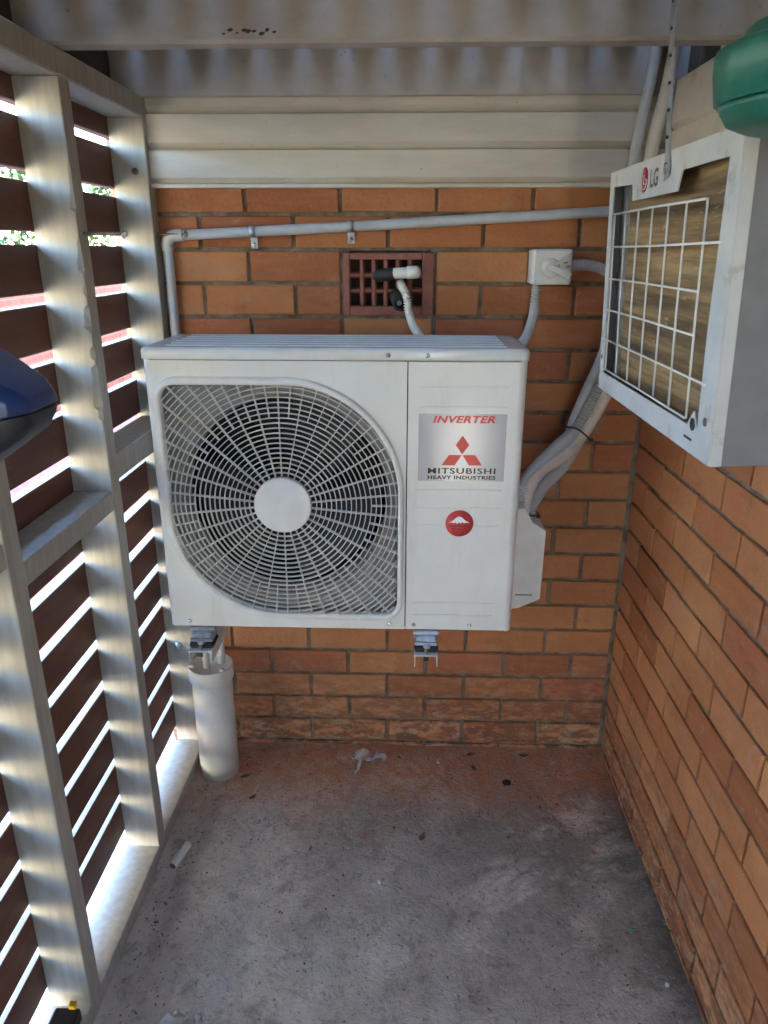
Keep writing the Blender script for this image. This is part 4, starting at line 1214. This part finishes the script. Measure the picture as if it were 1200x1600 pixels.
chunk('plastic_crumb', 0.499, -0.257, 0.008, 0.005, 0.003, 'red_scrap', 'right of two tiny red crumbs in the brick dust', 'crumb', 6)
chunk('plastic_crumb', 0.216, -0.655, 0.006, 0.004, 0.0025, 'red_scrap', 'tiny red crumb alone on bare grey concrete', 'crumb', 7)
chunk('plastic_crumb', 0.600, -0.663, 0.008, 0.0035, 0.002, 'green_scrap', 'tiny green crumb on the concrete', 'crumb', 8)
def leaf(x, y, L, ang, seed, label):
    rr = random.Random(seed)
    n = 6; vs = []; fs = []
    ca, sa = math.cos(ang), math.sin(ang)
    for i in range(n + 1):
        u = i / n; w = L * 0.22 * math.sin(math.pi * min(u * 1.05, 1)) + 0.0006
        for sgn in (-1, 0, 1):
            lx_, ly_ = (u - 0.5) * L, sgn * w
            vs.append((x + lx_ * ca - ly_ * sa, y + lx_ * sa + ly_ * ca, 0.002 + abs(sgn) * 0.004 * math.sin(math.pi * u) + 0.006 * (2 * u - 1) ** 2))
    for i in range(n):
        for k in range(2): fs.append((i * 3 + k, i * 3 + k + 1, i * 3 + 4 + k, i * 3 + 3 + k))
    tag(MB().add(vs, fs, True).build('dead_leaf', 'dead_leaf'), label, 'leaf', 'dead leaves on the floor')
leaf(0.108, -0.397, 0.034, 1.2, 1, 'curled brown leaf in the middle of the floor')
leaf(0.268, -0.045, 0.034, 0.4, 2, 'curled brown leaf right under the back wall bricks')
leaf(0.435, -0.045, 0.036, 0.1, 3, 'brown leaf at the back wall near the right corner')
leaf(0.272, -0.110, 0.030, 1.9, 4, 'brown leaf out from the back wall on orange dust')
leaf(-0.425, -0.170, 0.034, 0.5, 5, 'brown leaf just right of the drain pot')
leaf(-0.385, -0.260, 0.028, 0.9, 6, 'brown leaf on the concrete in front of the drain pot')
# countless crumbs and grit
s = MB()
gr = random.Random(21)
for i in range(1500):
    if gr.random() < 0.55:
        y_ = -abs(gr.gauss(0, 0.22)) - 0.006
        x_ = gr.uniform(-0.50, 0.67)
    else:
        y_ = gr.uniform(-1.3, -0.01); x_ = gr.choice((gr.uniform(-0.56, 0.67), 0.67 - abs(gr.gauss(0, 0.10)), -0.56 + abs(gr.gauss(0, 0.06))))
    if math.hypot(x_ + 0.512, y_ + 0.135) < 0.066 or not (-0.575 < x_ < 0.68): continue
    q = gr.uniform(0.0009, 0.0026) * (1.5 if gr.random() < .06 else 1)
    a = gr.uniform(0, 3.14); e = gr.uniform(1, 2.6)
    pts = []
    for k in range(4):
        t_ = a + k * math.pi / 2
        r_ = q * (e if k % 2 else 1)
        pts.append((x_ + r_ * math.cos(t_), y_ + r_ * math.sin(t_), 0.0002))
    pts.append((x_ + gr.uniform(-q, q) * .4, y_ + gr.uniform(-q, q) * .4, q * 1.1))
    s.add(pts, [(0, 1, 4), (1, 2, 4), (2, 3, 4), (3, 0, 4)])
tag(s.build('grit', 'debris'), 'brown grit and crumbs strewn over the floor', 'grit', kind='stuff')
s = MB()
for i in range(500):
    y_ = -abs(gr.gauss(0, 0.16)) - 0.006; x_ = gr.uniform(-0.44, 0.67)
    q = gr.uniform(0.0009, 0.0024)
    s.add([(x_ - q, y_ - q, 0.0002), (x_ + q * 1.4, y_ - q * .6, 0.0002), (x_ + q, y_ + q, 0.0002), (x_ - q * .7, y_ + q * 1.2, 0.0002), (x_, y_, q)], [(0, 1, 4), (1, 2, 4), (2, 3, 4), (3, 0, 4)])
tag(s.build('brick_dust', 'orange_chip'), 'orange brick crumbs along the foot of the back wall', 'grit', kind='stuff')

# ------------------------------------------------------------------ yard beyond the slats
def shrub(x, y, h, w, seed, label):
    rr = random.Random(seed)
    b = thing('shrub', label, 'shrub', (x, y, -0.1), 'shrubs beyond the screen')
    MB().tube([(x, y, -0.1), (x + .05, y, h * .4), (x, y + .05, h * .7)], [0.06, 0.05, 0.03], 8).build('trunk', 'bark', b)
    vs = []; fs = []
    for i in range(2600):
        u = rr.random() ** 0.5; th = rr.uniform(0, 6.283); zz = rr.uniform(0.04, 1.0)
        prof = math.sin(math.pi * (0.12 + 0.83 * zz)) ** 0.6
        rad = w * prof * u * (0.85 + 0.3 * math.sin(5 * th + 7 * zz))
        c_ = Vector((x + rad * math.cos(th), y + rad * math.sin(th), zz * h))
        d1 = Vector((rr.uniform(-1, 1), rr.uniform(-1, 1), rr.uniform(-1, 1))).normalized() * 0.075
        d2 = d1.orthogonal().normalized() * 0.035
        o = len(vs)
        vs += [c_ - d1, c_ + d2, c_ + d1, c_ - d2]
        fs.append((o, o + 1, o + 2, o + 3))
    MB().add(vs, fs).build('crown', 'leaf_green', b)
shrub(-6.0, 10.3, 2.75, 1.5, 1, 'leafy green shrub glimpsed in the upper left slat gaps')
shrub(-6.2, 13.8, 2.85, 1.6, 2, 'green shrub glimpsed in the gaps nearest the end wall')
shrub(-6.3, 7.0, 2.3, 1.4, 3, 'lower green shrub beyond the boundary wall, nearest of the three')
